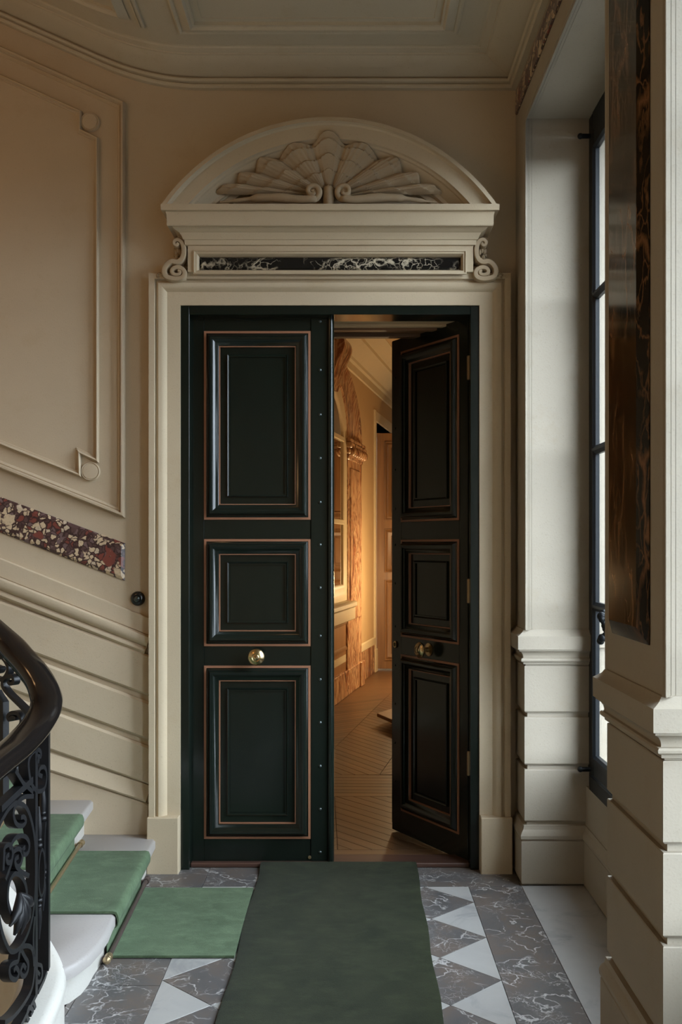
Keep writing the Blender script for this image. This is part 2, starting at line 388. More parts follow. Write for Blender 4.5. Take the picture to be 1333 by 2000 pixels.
# sloping frame mouldings of the stair wall
wtr = thing('trim_4', 'stone mouldings, panel frames and slanting courses on the stair wall', None, (-1.2, 0, 0), kind='structure')
def P2(px, py): p = W(px, py); return (p[0], p[2])
fr_prof = [(-0.001, 0.0), (0.0, 0.024), (0.006, 0.035), (0.015, 0.034), (0.020, 0.014), (0.025, 0.017), (0.031, 0.013), (0.036, 0.0)]
sl_top, sl_bot = 0.449, 0.395
def Lt(x0, y0, s, x): return y0+(x-x0)*s
far = -560
outer = [P2(far, Lt(245, 203, sl_top, far)), P2(245, 203), P2(245, 1011), P2(far, Lt(245, 1011, sl_bot, far))]
sweep(outer, fr_prof, wallmap(), side=-1).build('outer_panel_moulding', 'wall_stone', wtr, 40)
ip = [(0.0, 0.0), (0.001, 0.019), (0.006, 0.027), (0.011, 0.024), (0.015, 0.008), (0.021, 0.008), (0.023, 0.0)]
inner = [(far, Lt(152, 214, sl_top, far)), (161, 219), (161, 255), (194, 271), (194, 904), (153, 886), (160, 932), (far, Lt(160, 932, sl_bot, far))]
inner[5] = (159, 888)
sweep([P2(*p) for p in inner], ip, wallmap(), side=-1).build('inner_panel_moulding', 'wall_stone', wtr, 40)
for px, py in ((177, 240), (178, 921)):
    c = P2(px, py); MB().lathe([(0.046, -0.002), (0.046, 0.012), (0.043, 0.018), (0.038, 0.014), (0.036, 0.019), (0.001, 0.021)], (c[0], 0, c[1]), (0, -1, 0), 40).build('corner_disc', 'wall_stone', wtr, 35)
# chair rail band, rail moulding, stone courses, base moulding: all climb with the stair
SX = 297
def rising(px_y_at_x0, px_y_at_sx, x): return px_y_at_x0+(px_y_at_sx-px_y_at_x0)*(x/SX)
def course(ya0, ya1, yb0, yb1, h, name, bev=0.006, x1=SX, mat='wall_stone'):
    """slanting stone between two rising lines, given by their heights in the photo at x=0 and at the door dressing"""
    a = [P2(x, rising(ya0, ya1, x)) for x in (far, x1)]; b = [P2(x, rising(yb0, yb1, x)) for x in (x1, far)]
    poly = a+b; n = 4; q = inset(poly, bev) if sum(poly[i-1][0]*poly[i][1]-poly[i][0]*poly[i-1][1] for i in range(4)) > 0 else inset(poly, -bev)
    P = [(x, 0.001, z) for x, z in poly]+[(x, -h+bev, z) for x, z in poly]+[(x, -h, z) for x, z in q]
    fs = [(0, 1, 2, 3), (8, 9, 10, 11)]+[(k*4+i, k*4+(i+1) % 4, k*4+4+(i+1) % 4, k*4+4+i) for k in (0, 1) for i in range(4)]
    return MB().add(P, fs).build(name, mat, wtr)
course(1089, 1208, 1126, 1242, 0.022, 'rail_band', 0.004)
course(1172, 1280, 1249, 1360, 0.024, 'stone_course', 0.010); course(1261, 1372, 1337, 1446, 0.024, 'stone_course', 0.010)
course(1349, 1458, 1428, 1532, 0.024, 'stone_course', 0.010)
course(1471, 1571, 1850, 1850, 0.020, 'stone_course', x1=292)
rp = [P2(far, rising(1126, 1242, far)), P2(SX, 1242)]
sweep(rp, [(0.0, 0.0), (0.0, 0.018), (0.006, 0.044), (0.03, 0.047), (0.048, 0.034), (0.058, 0.016), (0.062, 0.024), (0.068, 0.033), (0.078, 0.034), (0.086, 0.026), (0.094, 0.014), (0.1, 0.0)][::1], wallmap(), side=-1).build('rail_moulding', 'wall_stone', wtr, 50)
rp = [P2(far, rising(1436, 1533, far)), P2(SX, 1533)]
sweep(rp, [(0.0, 0.0), (0.003, 0.014), (0.022, 0.019), (0.045, 0.026), (0.072, 0.034), (0.083, 0.026), (0.086, 0.012), (0.1, 0.0)], wallmap(), side=-1).build('base_moulding', 'wall_stone', wtr, 50)

# marble inlay band that climbs with the stair
bd = thing('marble_inlay', 'sloping band of red and cream breccia marble let into the stair wall', 'marble band', W(120, 1060))
poly = [P2(far, 1061+(245-far)*-0.372), P2(245, 1061), P2(244, 1134), P2(far, 1134-(244-far)*0.388)]
q = inset(poly, -0.016) if sum(poly[i-1][0]*poly[i][1]-poly[i][0]*poly[i-1][1] for i in range(4)) < 0 else inset(poly, 0.016)
m = MB(); P = [(x, -0.0012, z) for x, z in poly]+[(x, -0.006, z) for x, z in poly]+[(x, -0.017, z) for x, z in q]
m.add(P, [(0, 1, 2, 3), (8, 9, 10, 11)]+[(k*4+i, k*4+(i+1) % 4, k*4+4+(i+1) % 4, k*4+4+i) for k in (0, 1) for i in range(4)])
m.build('band', 'breccia', bd)

# bell push
b = thing('bell_push', 'small round black bell push on the stair wall beside the door dressing', 'doorbell', W(270, 1169))
c = W(270, 1169)
MB().lathe([(0.034, 0.0), (0.036, 0.006), (0.034, 0.014), (0.026, 0.022), (0.018, 0.024), (0.017, 0.018)], c, (0, -1, 0), 32).build('backplate', 'bell_black', b, 40)
MB().lathe([(0.016, 0.012), (0.015, 0.03), (0.011, 0.034), (0.0005, 0.036)], c, (0, -1, 0), 24).build('button', 'screw_steel', b, 40, label='grey metal button')

# ------------------------------------------------------------------ stone surround of the door (trim)
tr = thing('trim_1', 'pale stone architrave framing the dark double door', None, (X_(645), 0, 0), kind='structure')
tp = [(0.0, -0.002), (0.0, 0.042), (0.062, 0.046), (0.066, 0.05), (0.074, 0.062), (0.088, 0.071), (0.100, 0.073), (0.108, 0.066), (0.112, 0.060), (0.116, 0.060), (0.118, 0.080), (0.145, 0.080), (0.145, -0.002)]
zp = Z_(1597, -0.09)
sweep([(DX0, zp), (DX0, DZ), (DX1, DZ), (DX1, zp)], tp, wallmap(), side=1).build('architrave', 'door_stone', tr, 40)
for sx, s in ((DX0, -1), (DX1, 1)):
    x0, x1 = sorted((sx, sx+s*0.152)); MB().box(x0, x1, -0.095, 0.02, -0.01, zp, 0.004).build('plinth_block', 'door_stone', tr)
for sx, s in ((DX0, 1), (DX1, -1)):                                     # inner return of the stone
    pass

# ------------------------------------------------------------------ overdoor: frieze, cornice, curved pediment, shell
od = thing('overdoor_pediment', 'carved stone overdoor with arched pediment and scallop shell above the double door', 'pediment', (X_(645), 0, Z_(541)))
BH = 0.10; bx0, bx1 = X_(367, -BH), X_(925, -BH); bz0, bz1 = DZ+0.145, Z_(466, -BH)
fx0, fx1, fz0, fz1 = X_(383, -BH), X_(907, -BH), Z_(531, -BH), Z_(494, -BH)
m = MB()
m.box(bx0, fx0, -BH, -0.0012, bz0, bz1); m.box(fx1, bx1, -BH, -0.0012, bz0, bz1); m.box(fx0, fx1, -BH, -0.0012, bz0, fz0); m.box(fx0, fx1, -BH, -0.0012, fz1, bz1)
m.build('frieze_block', 'door_stone', od)
sweep([(fx0, fz0), (fx1, fz0), (fx1, fz1), (fx0, fz1)], [(-0.012, BH-0.001), (-0.012, BH+0.008), (-0.006, BH+0.01), (-0.003, BH+0.003), (0.004, BH+0.004), (0.012, BH-0.012), (0.013, BH-0.05)], wallmap(), closed=True).build('frieze_moulding', 'door_stone', od, 40)
m = MB(); a = 0.011
rect = [(fx0+a, fz0+a), (fx1-a, fz0+a), (fx1-a, fz1-a), (fx0+a, fz1-a)]; q = inset(rect, 0.014)
P = [(x, -BH+0.045, z) for x, z in rect]+[(x, -BH+0.036, z) for x, z in rect]+[(x, -BH+0.020, z) for x, z in q]
m.add(P, [(0, 1, 2, 3), (8, 9, 10, 11)]+[(k*4+i, k*4+(i+1) % 4, k*4+4+(i+1) % 4, k*4+4+i) for k in (0, 1) for i in range(4)])
m.build('frieze_panel', 'portor', od, label='black marble panel with cream veins')
# cornice: profile (projection from the block, z)
def zz(py, pr): return Z_(py, -BH-pr)
cp = [(-0.02, zz(480, 0)), (0.003, zz(480, 0)), (0.012, zz(478, .012)), (0.014, zz(469, .014)), (0.020, zz(467, .02)), (0.024, zz(462, .024)), (0.034, zz(454, .034)), (0.052, zz(448, .052)), (0.058, zz(445, .058)), (0.064, zz(442, .064)),
      (0.082, zz(441, .082)), (0.085, zz(439, .085)), (0.086, zz(420, .086)), (0.090, zz(413, .09)), (0.102, zz(410.5, .102)), (0.108, zz(410, .108)), (0.110, zz(398, .11)), (-0.02, zz(396, .11)+0.004)]
sweep([(bx1, -0.0012), (bx1, -BH), (bx0, -BH), (bx0, -0.0012)], cp, lambda x, y, z: (x, y, z), side=1).build('cornice', 'door_stone', od, 22)
SZ = cp[-2][1]; AC = X_(643.5, -0.2); k_ = 4.66/F
RA = 400*k_; zc0 = 229.6*k_; ACZ = SZ-zc0
ap = [(RA, 0.0012), (RA, 0.205), (RA-8*k_, 0.207), (RA-9*k_, 0.187), (RA-12*k_, 0.178), (RA-37*k_, 0.174), (RA-38.5*k_, 0.160), (RA-42*k_, 0.152), (RA-43*k_, 0.140), (RA-46*k_, 0.134), (RA-52*k_, 0.112), (RA-58*k_, 0.096), (RA-64*k_, 0.090), (RA-65*k_, 0.078), (RA-67*k_, 0.072), (RA-78*k_, 0.070), (RA-79*k_, 0.03)]
rows = []; NA = 72
for i in range(NA+1):
    row = []
    for r, h in ap:
        am = math.acos(min(1, zc0/r)); t = -am+2*am*i/NA; row.append((AC+r*math.sin(t), -h, ACZ+r*math.cos(t)))
    rows.append(row)
m = MB(); m.grid(rows); m.build('pediment_arch', 'door_stone', od, 18)
ri = RA-78*k_; am = math.acos(zc0/ri)
m = MB(); m.add([(AC+ri*math.sin(-am+2*am*i/NA), -0.035, ACZ+ri*math.cos(-am+2*am*i/NA)) for i in range(NA+1)], [tuple(range(NA+1))]); m.build('tympanum', 'carved_stone', od)
# scallop shell
ks = 4.76/F
SXc, SZc = X_(642.5, -0.1), Z_(379, -0.1)
key = [(90, 112), (70.5, 95), (47, 117), (34.5, 117), (25, 151), (16.5, 150), (11.5, 179), (6.8, 180), (3.6, 208), (0.4, 222)]
def edge(th):
    a = th if th <= 90 else 180-th
    for (a1, r1), (a0, r0) in zip(key, key[1:]):
        if a0 <= a <= a1:
            t = (a1-a)/(a1-a0) if a1 > a0 else 0; t = (1-math.cos(PI*t))/2; return r1+(r0-r1)*t
    return key[-1][1]
val = [109.5, 70.5, 34.5, 16.5, 6.8, 0.4]
def lobe(th):
    a = th if th <= 90 else 180-th
    bs = [109.5, 70.5, 34.5, 16.5, 6.8, 0.0]
    for j, (h_, l_) in enumerate(zip(bs, bs[1:])):
        if l_ <= a <= h_: return (a-l_)/(h_-l_), j
    return 0.5, 4
NT_, NR = 220, 44; rows = []
for i in range(NT_+1):
    u = i/NT_; th = 180*u
    th = 90+90*math.copysign(abs((u-0.5)*2)**0.62, u-0.5) if abs(u-0.5) > 1e-6 else 90
    Rm = edge(th)*ks; ph, j = lobe(th); row = []
    for q in range(NR+1):
        f = 0.10+0.90*q/NR
        ridge = math.sin(PI*ph)**0.9
        ring = (f*4.3+0.25*math.sin(PI*ph)) % 1.0
        hh = 0.062+0.050*math.sin(min(1, f)*PI*0.55)+(0.036*ridge-0.012)*min(1, 0.25+f*0.9)+0.010*(ring**2.2)*(1 if f < 0.95 else 0)
        hh += 0.0022*math.sin(ph*2*PI*6)*f
        hh += 0.02*max(0, f-0.8)*2+0.055*f*math.sin(math.radians(th))**2
        if q == NR: hh -= 0.012
        row.append((SXc+Rm*f*math.cos(math.radians(th)), -hh, SZc+Rm*f*math.sin(math.radians(th))-0.004))
    last = row[-1]; row.append((last[0], -0.03, last[2]))
    rows.append(row)
sh = MB(); sh.grid(rows); sh.build('scallop_shell', 'carved_stone', od, 60)
for s in (-1, 1):                            # rolled rim along the base, ending in a volute by the centre
    cx = 611 if s < 0 else 673
    cc = Vector((X_(cx, -0.12), -0.13, Z_(376, -0.12)))
    pts, rad = [], []
    for px, py, r_ in ((430, 395, 2), (460, 393, 4), (500, 389, 8), (540, 389, 9), (570, 392, 8), (595, 394, 7.5), (612, 393, 7)):
        pxx = px if s < 0 else 1284-px
        pts.append((X_(pxx, -0.11), -0.11-0.0006*(px-430)*0.3, Z_(py, -0.11))); rad.append(r_*ks)
    for k in range(15):
        a = -PI/2+(0.2+k*0.5); rr = (15.5-k*0.75)*ks
        pts.append((cc.x-s*rr*math.cos(a)*1.0, cc.y-0.002*k*0.5, cc.z+rr*math.sin(a))); rad.append((6.2-0.22*k)*ks)
    MB().tube(smooth_path(pts, 4), [r for r in rad for _ in range(4)][:4*(len(rad)-1)]+[rad[-1]], 12).build('shell_rim', 'carved_stone', od, 60)
    MB().lathe([(0.030, 0.0), (0.030, 0.035), (0.016, 0.044), (0.001, 0.047)], (cc.x, cc.y+0.04, cc.z), (0, -1, 0), 24).build('volute_eye', 'carved_stone', od, 50)
m = MB(); c0 = X_(642, -0.13); z0_, z1_ = SZ-0.002, Z_(363, -0.13); rows = []
for i in range(25):
    t = i/24; z = z0_+(z1_-z0_)*t; bul = 0.026*(0.80+0.20*math.sin(PI*t*0.9))+0.0016*abs(math.sin(t*PI*5))
    rows.append([(c0+bul*math.cos(a), -0.105-bul*1.3*math.sin(a), z) for a in [PI*k/14 for k in range(15)]])
m.grid(rows); m.build('hinge_knuckle', 'carved_stone', od, 60)
# scroll brackets at both ends of the frieze
scr = [(610, 475), (640, 500), (608, 532), (556, 508), (537, 450), (570, 396), (640, 378), (720, 430), (775, 540), (790, 680), (765, 820), (700, 920), (600, 962), (480, 945), (370, 1005), (292, 1120), (285, 1250), (350, 1345), (490, 1385), (660, 1388), (780, 1335), (808, 1230), (750, 1140), (640, 1100), (530, 1120), (478, 1190), (505, 1262), (590, 1290), (680, 1268), (700, 1212), (640, 1190)]
for s in (-1, 1):
    pts = [(300+0.075*x, 440+0.075*y) for x, y in scr]
    if s > 0: pts = [(1290-x, y) for x, y in pts]
    P = smooth_path([W(x, y, -0.10) for x, y in pts], 5)
    br = None; rows = []; n = len(P)
    for i, p in enumerate(P):
        t = (P[min(i+1, n-1)]-P[max(0, i-1)]); t.y = 0; t.normalize(); nn = Vector((-t.z, 0, t.x)); f = i/(n-1)
        w_ = 0.0115*(0.62+0.55*math.sin(PI*min(1, max(0, f*1.15-0.05)))) if f < 0.75 else 0.0115*(0.62+0.4*max(0, (1-f)/0.25))
        prof = [(-1, -0.0012), (-1, -0.102), (-0.72, -0.108), (0, -0.110), (0.72, -0.108), (1, -0.102), (1, -0.0012)]
        rows.append([(p.x+nn.x*w_*a_, h_, p.z+nn.z*w_*a_) for a_, h_ in prof])
    m = MB(); m.grid(rows); m.add(rows[0], [tuple(range(7))]); m.add(rows[-1], [tuple(range(7))])
    br = m.build('scroll_bracket', 'carved_stone', od, 45)
    mm = (lambda x: x) if s < 0 else (lambda x: 1290-x)
    m = MB()
    for lx, lz, r_, az in ((348, 488, 4.6, 1.5), (352, 492, 4.0, 1.6), (343.5, 493, 3.6, 1.3), (345, 503, 4.0, 1.2), (349, 506, 2.6, 1.2)):
        p = W(mm(lx), lz, -0.07); m.sphere(p, r_*k_, 0.8, 0.8, az, 10, 7)
    x0, x1 = sorted((X_(mm(340), -0.03), X_(mm(369), -0.03)))
    for z_ in range(9): m.box(x0, x1, -0.052, -0.0012, Z_(541-z_*8, -0.05), Z_(541-z_*8-6.4, -0.05), 0.002)
    for t in range(8):
        a = t*0.6; p = W(mm(312+5*math.cos(a)), 538-4*math.sin(a), -0.08); m.sphere(p, 2.4*k_, 1, 1.4, 1, 8, 6)
    m.build('bracket_leaves', 'carved_stone', od, 50)

# ------------------------------------------------------------------ door frame, leaves, sill
LY = 0.035                                   # front face of a closed leaf
df = thing('trim_2', 'dark green wooden frame set inside the stone door opening', None, (X_(645), 0, 0), kind='structure')
fw = 17*0.0025
MB().box(DX0, DX0+fw, -0.03, 0.12, 0.0, DZ, 0.002).build('frame_post', 'green_paint', df)
MB().box(DX1-fw, DX1, -0.03, 0.12, 0.0, DZ, 0.002).build('frame_post', 'green_paint', df)
MB().box(DX0+fw, DX1-fw, -0.03, 0.12, DZ-fw, DZ, 0.002).build('frame_head', 'green_paint', df)
MB().box(DX0+fw, DX1-fw, 0.0, 0.14, 0.0, 0.022, 0.004).build('sill_board', 'sill_wood', df, label='dark brown wooden door sill')
# oak lining of the deep opening behind the leaves
ol = thing('trim_3', 'oak lining of the doorway soffit and jambs behind the leaves', None, (X_(645), 0.3, 0), kind='structure')
for y0, y1, dz, mt in ((0.13, 0.20, 0.0, 'hall_plaster'), (0.20, 0.235, -0.012, 'hall_plaster'), (0.235, 0.27, 0.0, 'oak_lintel'), (0.27, 0.31, -0.016, 'oak_lintel'), (0.31, 0.40, -0.006, 'oak_lintel'), (0.40, 0.45, -0.022, 'oak_lintel')):
    MB().box(DX0+0.01, DX1-0.01, y0, y1, DZ-fw+dz+0.004, DZ+0.03, 0.003).build('soffit_board', mt, ol)
for x0, x1 in ((DX0-0.01, DX0+0.02), (DX1-0.02, DX1+0.01)):
    MB().box(x0, x1, 0.12, 0.45, 0.0, DZ-fw, 0.003).build('jamb_board', 'oak_lintel', ol)

HX = X_(372, LY)                              # left hinge
LW = X_(608, LY)-HX
pan_z = [(Z_(1015, LY), Z_(647, LY)), (Z_(1262, LY), Z_(1053, LY)), (Z_(1638, LY), Z_(1300, LY))]
ZB, ZT = Z_(1687, LY), Z_(617.5, LY)
PXO = 27*0.0025*1.007; PW = 208*0.0025*1.007
def door_leaf(name, label, loc, rotz, mirror, strip):
    """leaf in its own coordinates: x from the hinge, front face at y = 0 looking to -y"""
    d = thing(name, label, None, loc, kind='structure', rotz=rotz); s = -1 if mirror else 1
    width = PXO+PW+0.002+(0.09 if not strip else 0.0)
    def mp(a, b, h): return (s*a, -h, b)
    def bx(x0, x1, y0, y1, z0, z1, bev=0.0):
        a, b_ = sorted((s*x0, s*x1)); return MB().box(a, b_, y0, y1, z0, z1, bev)
    x0p, x1p = PXO, PXO+PW
    bx(0.0, PXO, 0.0, 0.045, ZB, ZT, 0.0015).build('hinge_stile', 'green_paint', d, local=True)
    bx(x1p, width, 0.0, 0.045, ZB, ZT, 0.0015).build('meeting_stile', 'green_paint', d, local=True)
    zs = [ZB]+[z for z0, z1 in sorted(pan_z) for z in (z0, z1)]+[ZT]
    for z0, z1 in zip(zs[::2], zs[1::2]): bx(x0p, x1p, 0.0, 0.045, z0, z1, 0.0015).build('rail', 'green_paint', d, local=True)
    for z0, z1 in pan_z:
        pn = bx(x0p, x1p, 0.012, 0.040, z0, z1).build('panel', 'green_paint', d, local=True)
        rc = [(x0p, z0), (x1p, z0), (x1p, z1), (x0p, z1)]
        sweep(rc, [(0.0, -0.012), (0.0, 0.004), (0.011, 0.005), (0.012, -0.012)], mp, closed=True).build('copper_fillet', 'copper_line', pn, local=True, label='copper coloured line')
        sweep(rc, [(0.012, -0.012), (0.012, 0.002), (0.016, 0.004), (0.020, 0.010), (0.024, 0.021), (0.031, 0.027), (0.040, 0.026), (0.050, 0.016), (0.060, 0.008), (0.068, 0.004), (0.072, 0.000), (0.073, -0.012)], mp, closed=True).build('panel_moulding', 'green_paint', pn, 40, local=True)
        sweep(rc, [(0.073, -0.012), (0.073, 0.001), (0.077, 0.001), (0.078, -0.012)], mp, closed=True).build('copper_fillet', 'copper_line', pn, local=True, label='thin copper coloured line')
        a0, a1, c0_, c1_ = x0p+0.112, x1p-0.112, z0+0.112, z1-0.112
        P = [(a0, c0_), (a1, c0_), (a1, c1_), (a0, c1_)]
        sweep(P, [(-0.001, -0.013), (0.0, -0.004), (0.003, -0.001), (0.008, -0.0055), (0.014, -0.0055)], mp, closed=True).build('raised_field', 'green_paint', pn, 30, local=True)
    zk = (pan_z[1][0]+pan_z[2][1])/2; xk = (x0p+x1p)/2
    kn = MB().lathe([(0.034, 0.0), (0.034, 0.004), (0.026, 0.007), (0.013, 0.010), (0.011, 0.030), (0.016, 0.036), (0.032, 0.044), (0.041, 0.055), (0.041, 0.062), (0.034, 0.071), (0.020, 0.0765), (0.016, 0.0745), (0.013, 0.077), (0.001, 0.079)], (s*xk, 0, zk), (0, -1, 0), 40).build('door_knob', 'brass', d, 35, label='round polished brass knob', local=True)
    if strip:
        st = bx(width, width+33*0.0025, -0.004, 0.045, ZB+0.002, ZT, 0.002).build('cover_strip', 'green_paint', d, local=True)
        ed = []
        x_ = width+33*0.0025; w2 = 12.5*0.0025
        prof = [(x_, 0.05), (x_, -0.006), (x_+0.002, -0.012), (x_+0.008, -0.018), (x_+0.016, -0.019), (x_+0.024, -0.015), (x_+w2-0.002, -0.006), (x_+w2, 0.002), (x_+w2, 0.05)]
        m = MB(); m.grid([[(s*a, b_, z) for a, b_ in prof] for z in (ZB+0.008, ZT)]); m.build('edge_bead', 'green_paint', d, 40, local=True)
        for py in (628, 723, 810, 895, 981, 1064, 1148, 1242, 1327, 1411, 1496, 1580, 1664):
            MB().lathe([(0.0075, 0.0), (0.0075, 0.002), (0.005, 0.0045), (0.0006, 0.0055)], (s*(width+18*0.0025), -0.004, Z_(py, LY)), (0, -1, 0), 12).build('screw', 'screw_steel', st, 40, local=True)
        MB().lathe([(0.008, 0), (0.008, 0.004), (0.001, 0.005)], (s*(width-0.006), -0.001, Z_(1674, LY)), (0, -1, 0), 12).build('bolt_plate', 'brass_rod', d, local=True)
    else:
        MB().lathe([(0.019, 0.0), (0.019, 0.006), (0.015, 0.009), (0.012, 0.009), (0.011, 0.003)], (s*(width-0.038), 0, zk), (0, -1, 0), 24).build('lock_ring', 'brass', d, 40, label='small brass lock ring', local=True)
        MB().lathe([(0.010, 0.0), (0.010, 0.003), (0.0006, 0.004)], (s*(width-0.038), 0, zk), (0, -1, 0), 16).build('lock_core', 'bell_black', d, local=True)
        for py in (700, 810, 900, 985, 1064, 1148, 1242, 1327, 1411, 1496, 1580): MB().lathe([(0.006, 0.0), (0.006, 0.002), (0.0006, 0.0035)], (s*(width-0.03), 0, Z_(py, LY)), (0, -1, 0), 10).build('screw', 'bell_black', d, local=True)
        bx(width-0.002, width+0.018, 0.010, 0.04, ZB+0.03, ZT, 0.0015).build('rebate_lip', 'green_paint', d, local=True)
        for z_ in (0.5, 1.35, 2.45): bx(-0.012, 0.003, -0.004, 0.01, z_-0.06, z_+0.06, 0.003).build('hinge', 'brass_rod', d, local=True)
    return d
door_leaf('door_1', 'closed left leaf of the dark green double door, with copper lines and brass knob', (HX, LY, 0), 0, False, True)
HR = X_(914, LY+0.01)
door_leaf('door_2', 'open right leaf of the dark green double door, swung into the room behind', (HR, LY+0.012, 0), math.radians(-59.5), True, False)
#SECTION2
# ------------------------------------------------------------------ FLOOR: inlaid marble of the landing
fl = thing('floor', 'landing floor of grey and white marble laid in diamonds inside grey bands', None, (0, -2, 0), kind='structure')
MB().box(-0.97, 1.16, -6.6, 0.02, -0.25, -0.006).build('screed', 'grout', fl)
MB().box(XL, -0.97, -1.1, 0.02, -0.25, -0.006).build('screed', 'grout', fl)
FX0, FX1, FY1 = -0.677, 0.553, -0.268; TA, TB = 0.205, 0.197
FY0 = -5.2; J = 0.0011
tn = 0
def tile(poly, mat, name):
    global tn
    q = inset(poly if sum(poly[i-1][0]*poly[i][1]-poly[i][0]*poly[i-1][1] for i in range(len(poly))) > 0 else poly[::-1], J)
    MB().prism(q, -0.012, 0.0, 0.0008).build(name, mat, fl)
for k in range(-1, 14):
    for i in range(-1, 5):
        for dk, (ox, oy), mt in ((0, (FX1-TA, -0.467), 'grey_marble'), (1, (FX1, -0.467+TB), 'white_marble')):
            cx, cy = ox-2*TA*i, oy-2*TB*k
            if cy < -4.2: continue
            p = clip_rect([(cx-TA, cy), (cx, cy-TB), (cx+TA, cy), (cx, cy+TB)], FX0, FX1, FY0, FY1)
            if p: tile(p, mt, 'grey_tile' if mt == 'grey_marble' else 'white_tile')
def slab(x0, x1, y0, y1, mt, nm): tile([(x0, y0), (x1, y0), (x1, y1), (x0, y1)], mt, nm)
slab(-1.0, FX0, FY1, 0.012, 'grey_marble', 'border_slab'); slab(FX0, 0.06, FY1, 0.012, 'grey_marble', 'border_slab')
slab(0.06, 0.800, FY1, 0.012, 'grey_marble', 'border_slab')
ys = [FY1, -1.62, -3.0, -4.5, -6.6]
for y1, y0 in zip(ys, ys[1:]):
    slab(FX1, 0.798, y0, y1, 'grey_marble', 'border_slab')
ys = [FY1, -1.30, -2.7, -4.3, -6.6]
for y1, y0 in zip(ys, ys[1:]): slab(-0.95, FX0, y0, y1, 'grey_marble', 'border_slab')
slab(-0.97, -0.95, -6.6, FY1, 'grey_marble', 'border_slab')
slab(FX0, FX1, -6.6, FY0, 'grey_marble', 'border_slab')
for y1, y0 in ((-0.2, -1.74), (-2.24, -3.78), (-4.28, -5.82)): slab(0.798, 1.14, y0, y1, 'white_marble', 'white_slab')
for y1, y0 in ((0.012, -0.2), (-1.74, -2.24), (-3.78, -4.28), (-5.82, -6.6)): slab(0.80, 1.14, y0, y1, 'grey_marble', 'border_slab')

# ------------------------------------------------------------------ RIGHT WALL: piers with stone courses, window bays
PX = 0.815; DEP = 1.12
wr_ = thing('wall_right', 'pale stone window wall with panelled piers and a moulded dado', None, (PX, -3, 0), kind='structure')
piers = [(-0.245, 0.0), (-2.28, -1.72), (-4.32, -3.76), (-6.6, -5.80)]
wins = [(-1.72, -0.245), (-3.76, -2.28), (-5.80, -4.32)]
HZ = 3.553; SILL = 0.455
cz = [(0.006, 0.2076, 0.017), (0.292, 0.534, 0.0), (0.556, 0.777, 0.0), (0.799, 1.016, 0.0)]
m = MB()
for y0, y1 in piers: m.box(PX+0.016, 1.45, y0+0.016, min(y1-0.002, 0.0) if y1 < 0 else 0.0, -0.1, 1.10); m.box(PX, 1.45, y0, y1, 1.10, HZ)
m.box(PX, 1.45, -6.6, 0.0, HZ, 4.2)
for y0, y1 in wins: m.box(DEP-0.02, 1.45, y0-0.01, y1+0.01, -0.1, SILL+0.004)
m.build('wall_core', 'reveal_stone', wr_)
def u_path(y0, y1, last=False):
    p = [(DEP, y1), (PX, y1), (PX, y0), (DEP, y0)] if y1 < 0 else [(PX, 0.0), (PX, y0), (DEP, y0)]
    return p
base_prof = [(-0.01, 0.2076), (0.013, 0.2080), (0.013, 0.214), (0.020, 0.217), (0.021, 0.232), (0.016, 0.246), (0.007, 0.258), (0.004, 0.270), (0.004, 0.276), (-0.012, 0.277), (-0.012, 0.292)]
cap_prof = [(-0.02, 1.016), (-0.006, 1.0165), (-0.004, 1.024), (0.006, 1.0245), (0.007, 1.034), (0.013, 1.035), (0.018, 1.039), (0.019, 1.046), (0.016, 1.052), (0.008, 1.054), (0.0075, 1.060), (0.010, 1.070), (0.017, 1.080), (0.026, 1.086), (0.029, 1.087), (0.0295, 1.094), (0.036, 1.0945), (0.0365, 1.156), (0.027, 1.162), (0.014, 1.172), (0.006, 1.184), (-0.002, 1.185)]
for y0, y1 in piers:
    for z0, z1, h in cz:
        m = MB(); pth = u_path(y0, y1)
        sweep(pth, [(-0.024, z0), (h-0.006, z0), (h, z0+0.007), (h, z1-0.003), (h-0.002, z1), (-0.024, z1)], lambda x, y, z: (x, y, z), side=-1 if y1 < 0 else -1, mb=m)
        m.build('plinth_stone' if z0 < 0.1 else 'stone_course', 'reveal_stone', wr_, 25)
    sweep(u_path(y0, y1), base_prof, lambda x, y, z: (x, y, z), side=-1).build('base_moulding', 'reveal_stone', wr_, 22)
    sweep(u_path(y0, y1), cap_prof, lambda x, y, z: (x, y, z), side=-1).build('dado_cap', 'reveal_stone', wr_, 22)
for y0, y1 in wins:                          # apron below each window, bead round the bay
    sweep([(DEP-0.02, y1), (DEP-0.02, y0)], [(-0.02, 0.006), (0.014, 0.006), (0.014, 0.2076), (-0.02, 0.2076)], lambda x, y, z: (x, y, z), side=-1).build('plinth_stone', 'reveal_stone', wr_)
    sweep([(DEP-0.02, y1), (DEP-0.02, y0)], base_prof, lambda x, y, z: (x, y, z), side=-1).build('base_moulding', 'reveal_stone', wr_, 22)
    bead = [(PX+0.020*math.cos(a), 0.020*math.sin(a)) for a in []]
    m = MB(); rows = []
    P = [(y1, 1.183), (y1, HZ), (y0, HZ), (y0, 1.183)]
    bp = [(-0.024, -0.001), (-0.023, 0.001), (-0.014, 0.001), (-0.012, -0.006), (-0.010, -0.002), (-0.006, 0.003), (0.001, 0.004), (0.008, 0.001), (0.012, -0.006), (0.011, -0.014), (0.006, -0.019), (-0.001, -0.021), (0.003, -0.023), (0.003, -0.032), (-0.001, -0.033)]
    sweep(P, bp, lambda a, b, h: (PX-h, a, b), side=-1).build('corner_bead', 'reveal_stone', wr_, 40)
# strip of dark marble high on the window wall
tag(MB().box(PX-0.010, PX+0.001, -6.4, -0.045, 3.655, 3.755, 0.004).build('trim_5', 'breccia'), 'strip of brown breccia marble above the window bays', kind='structure')

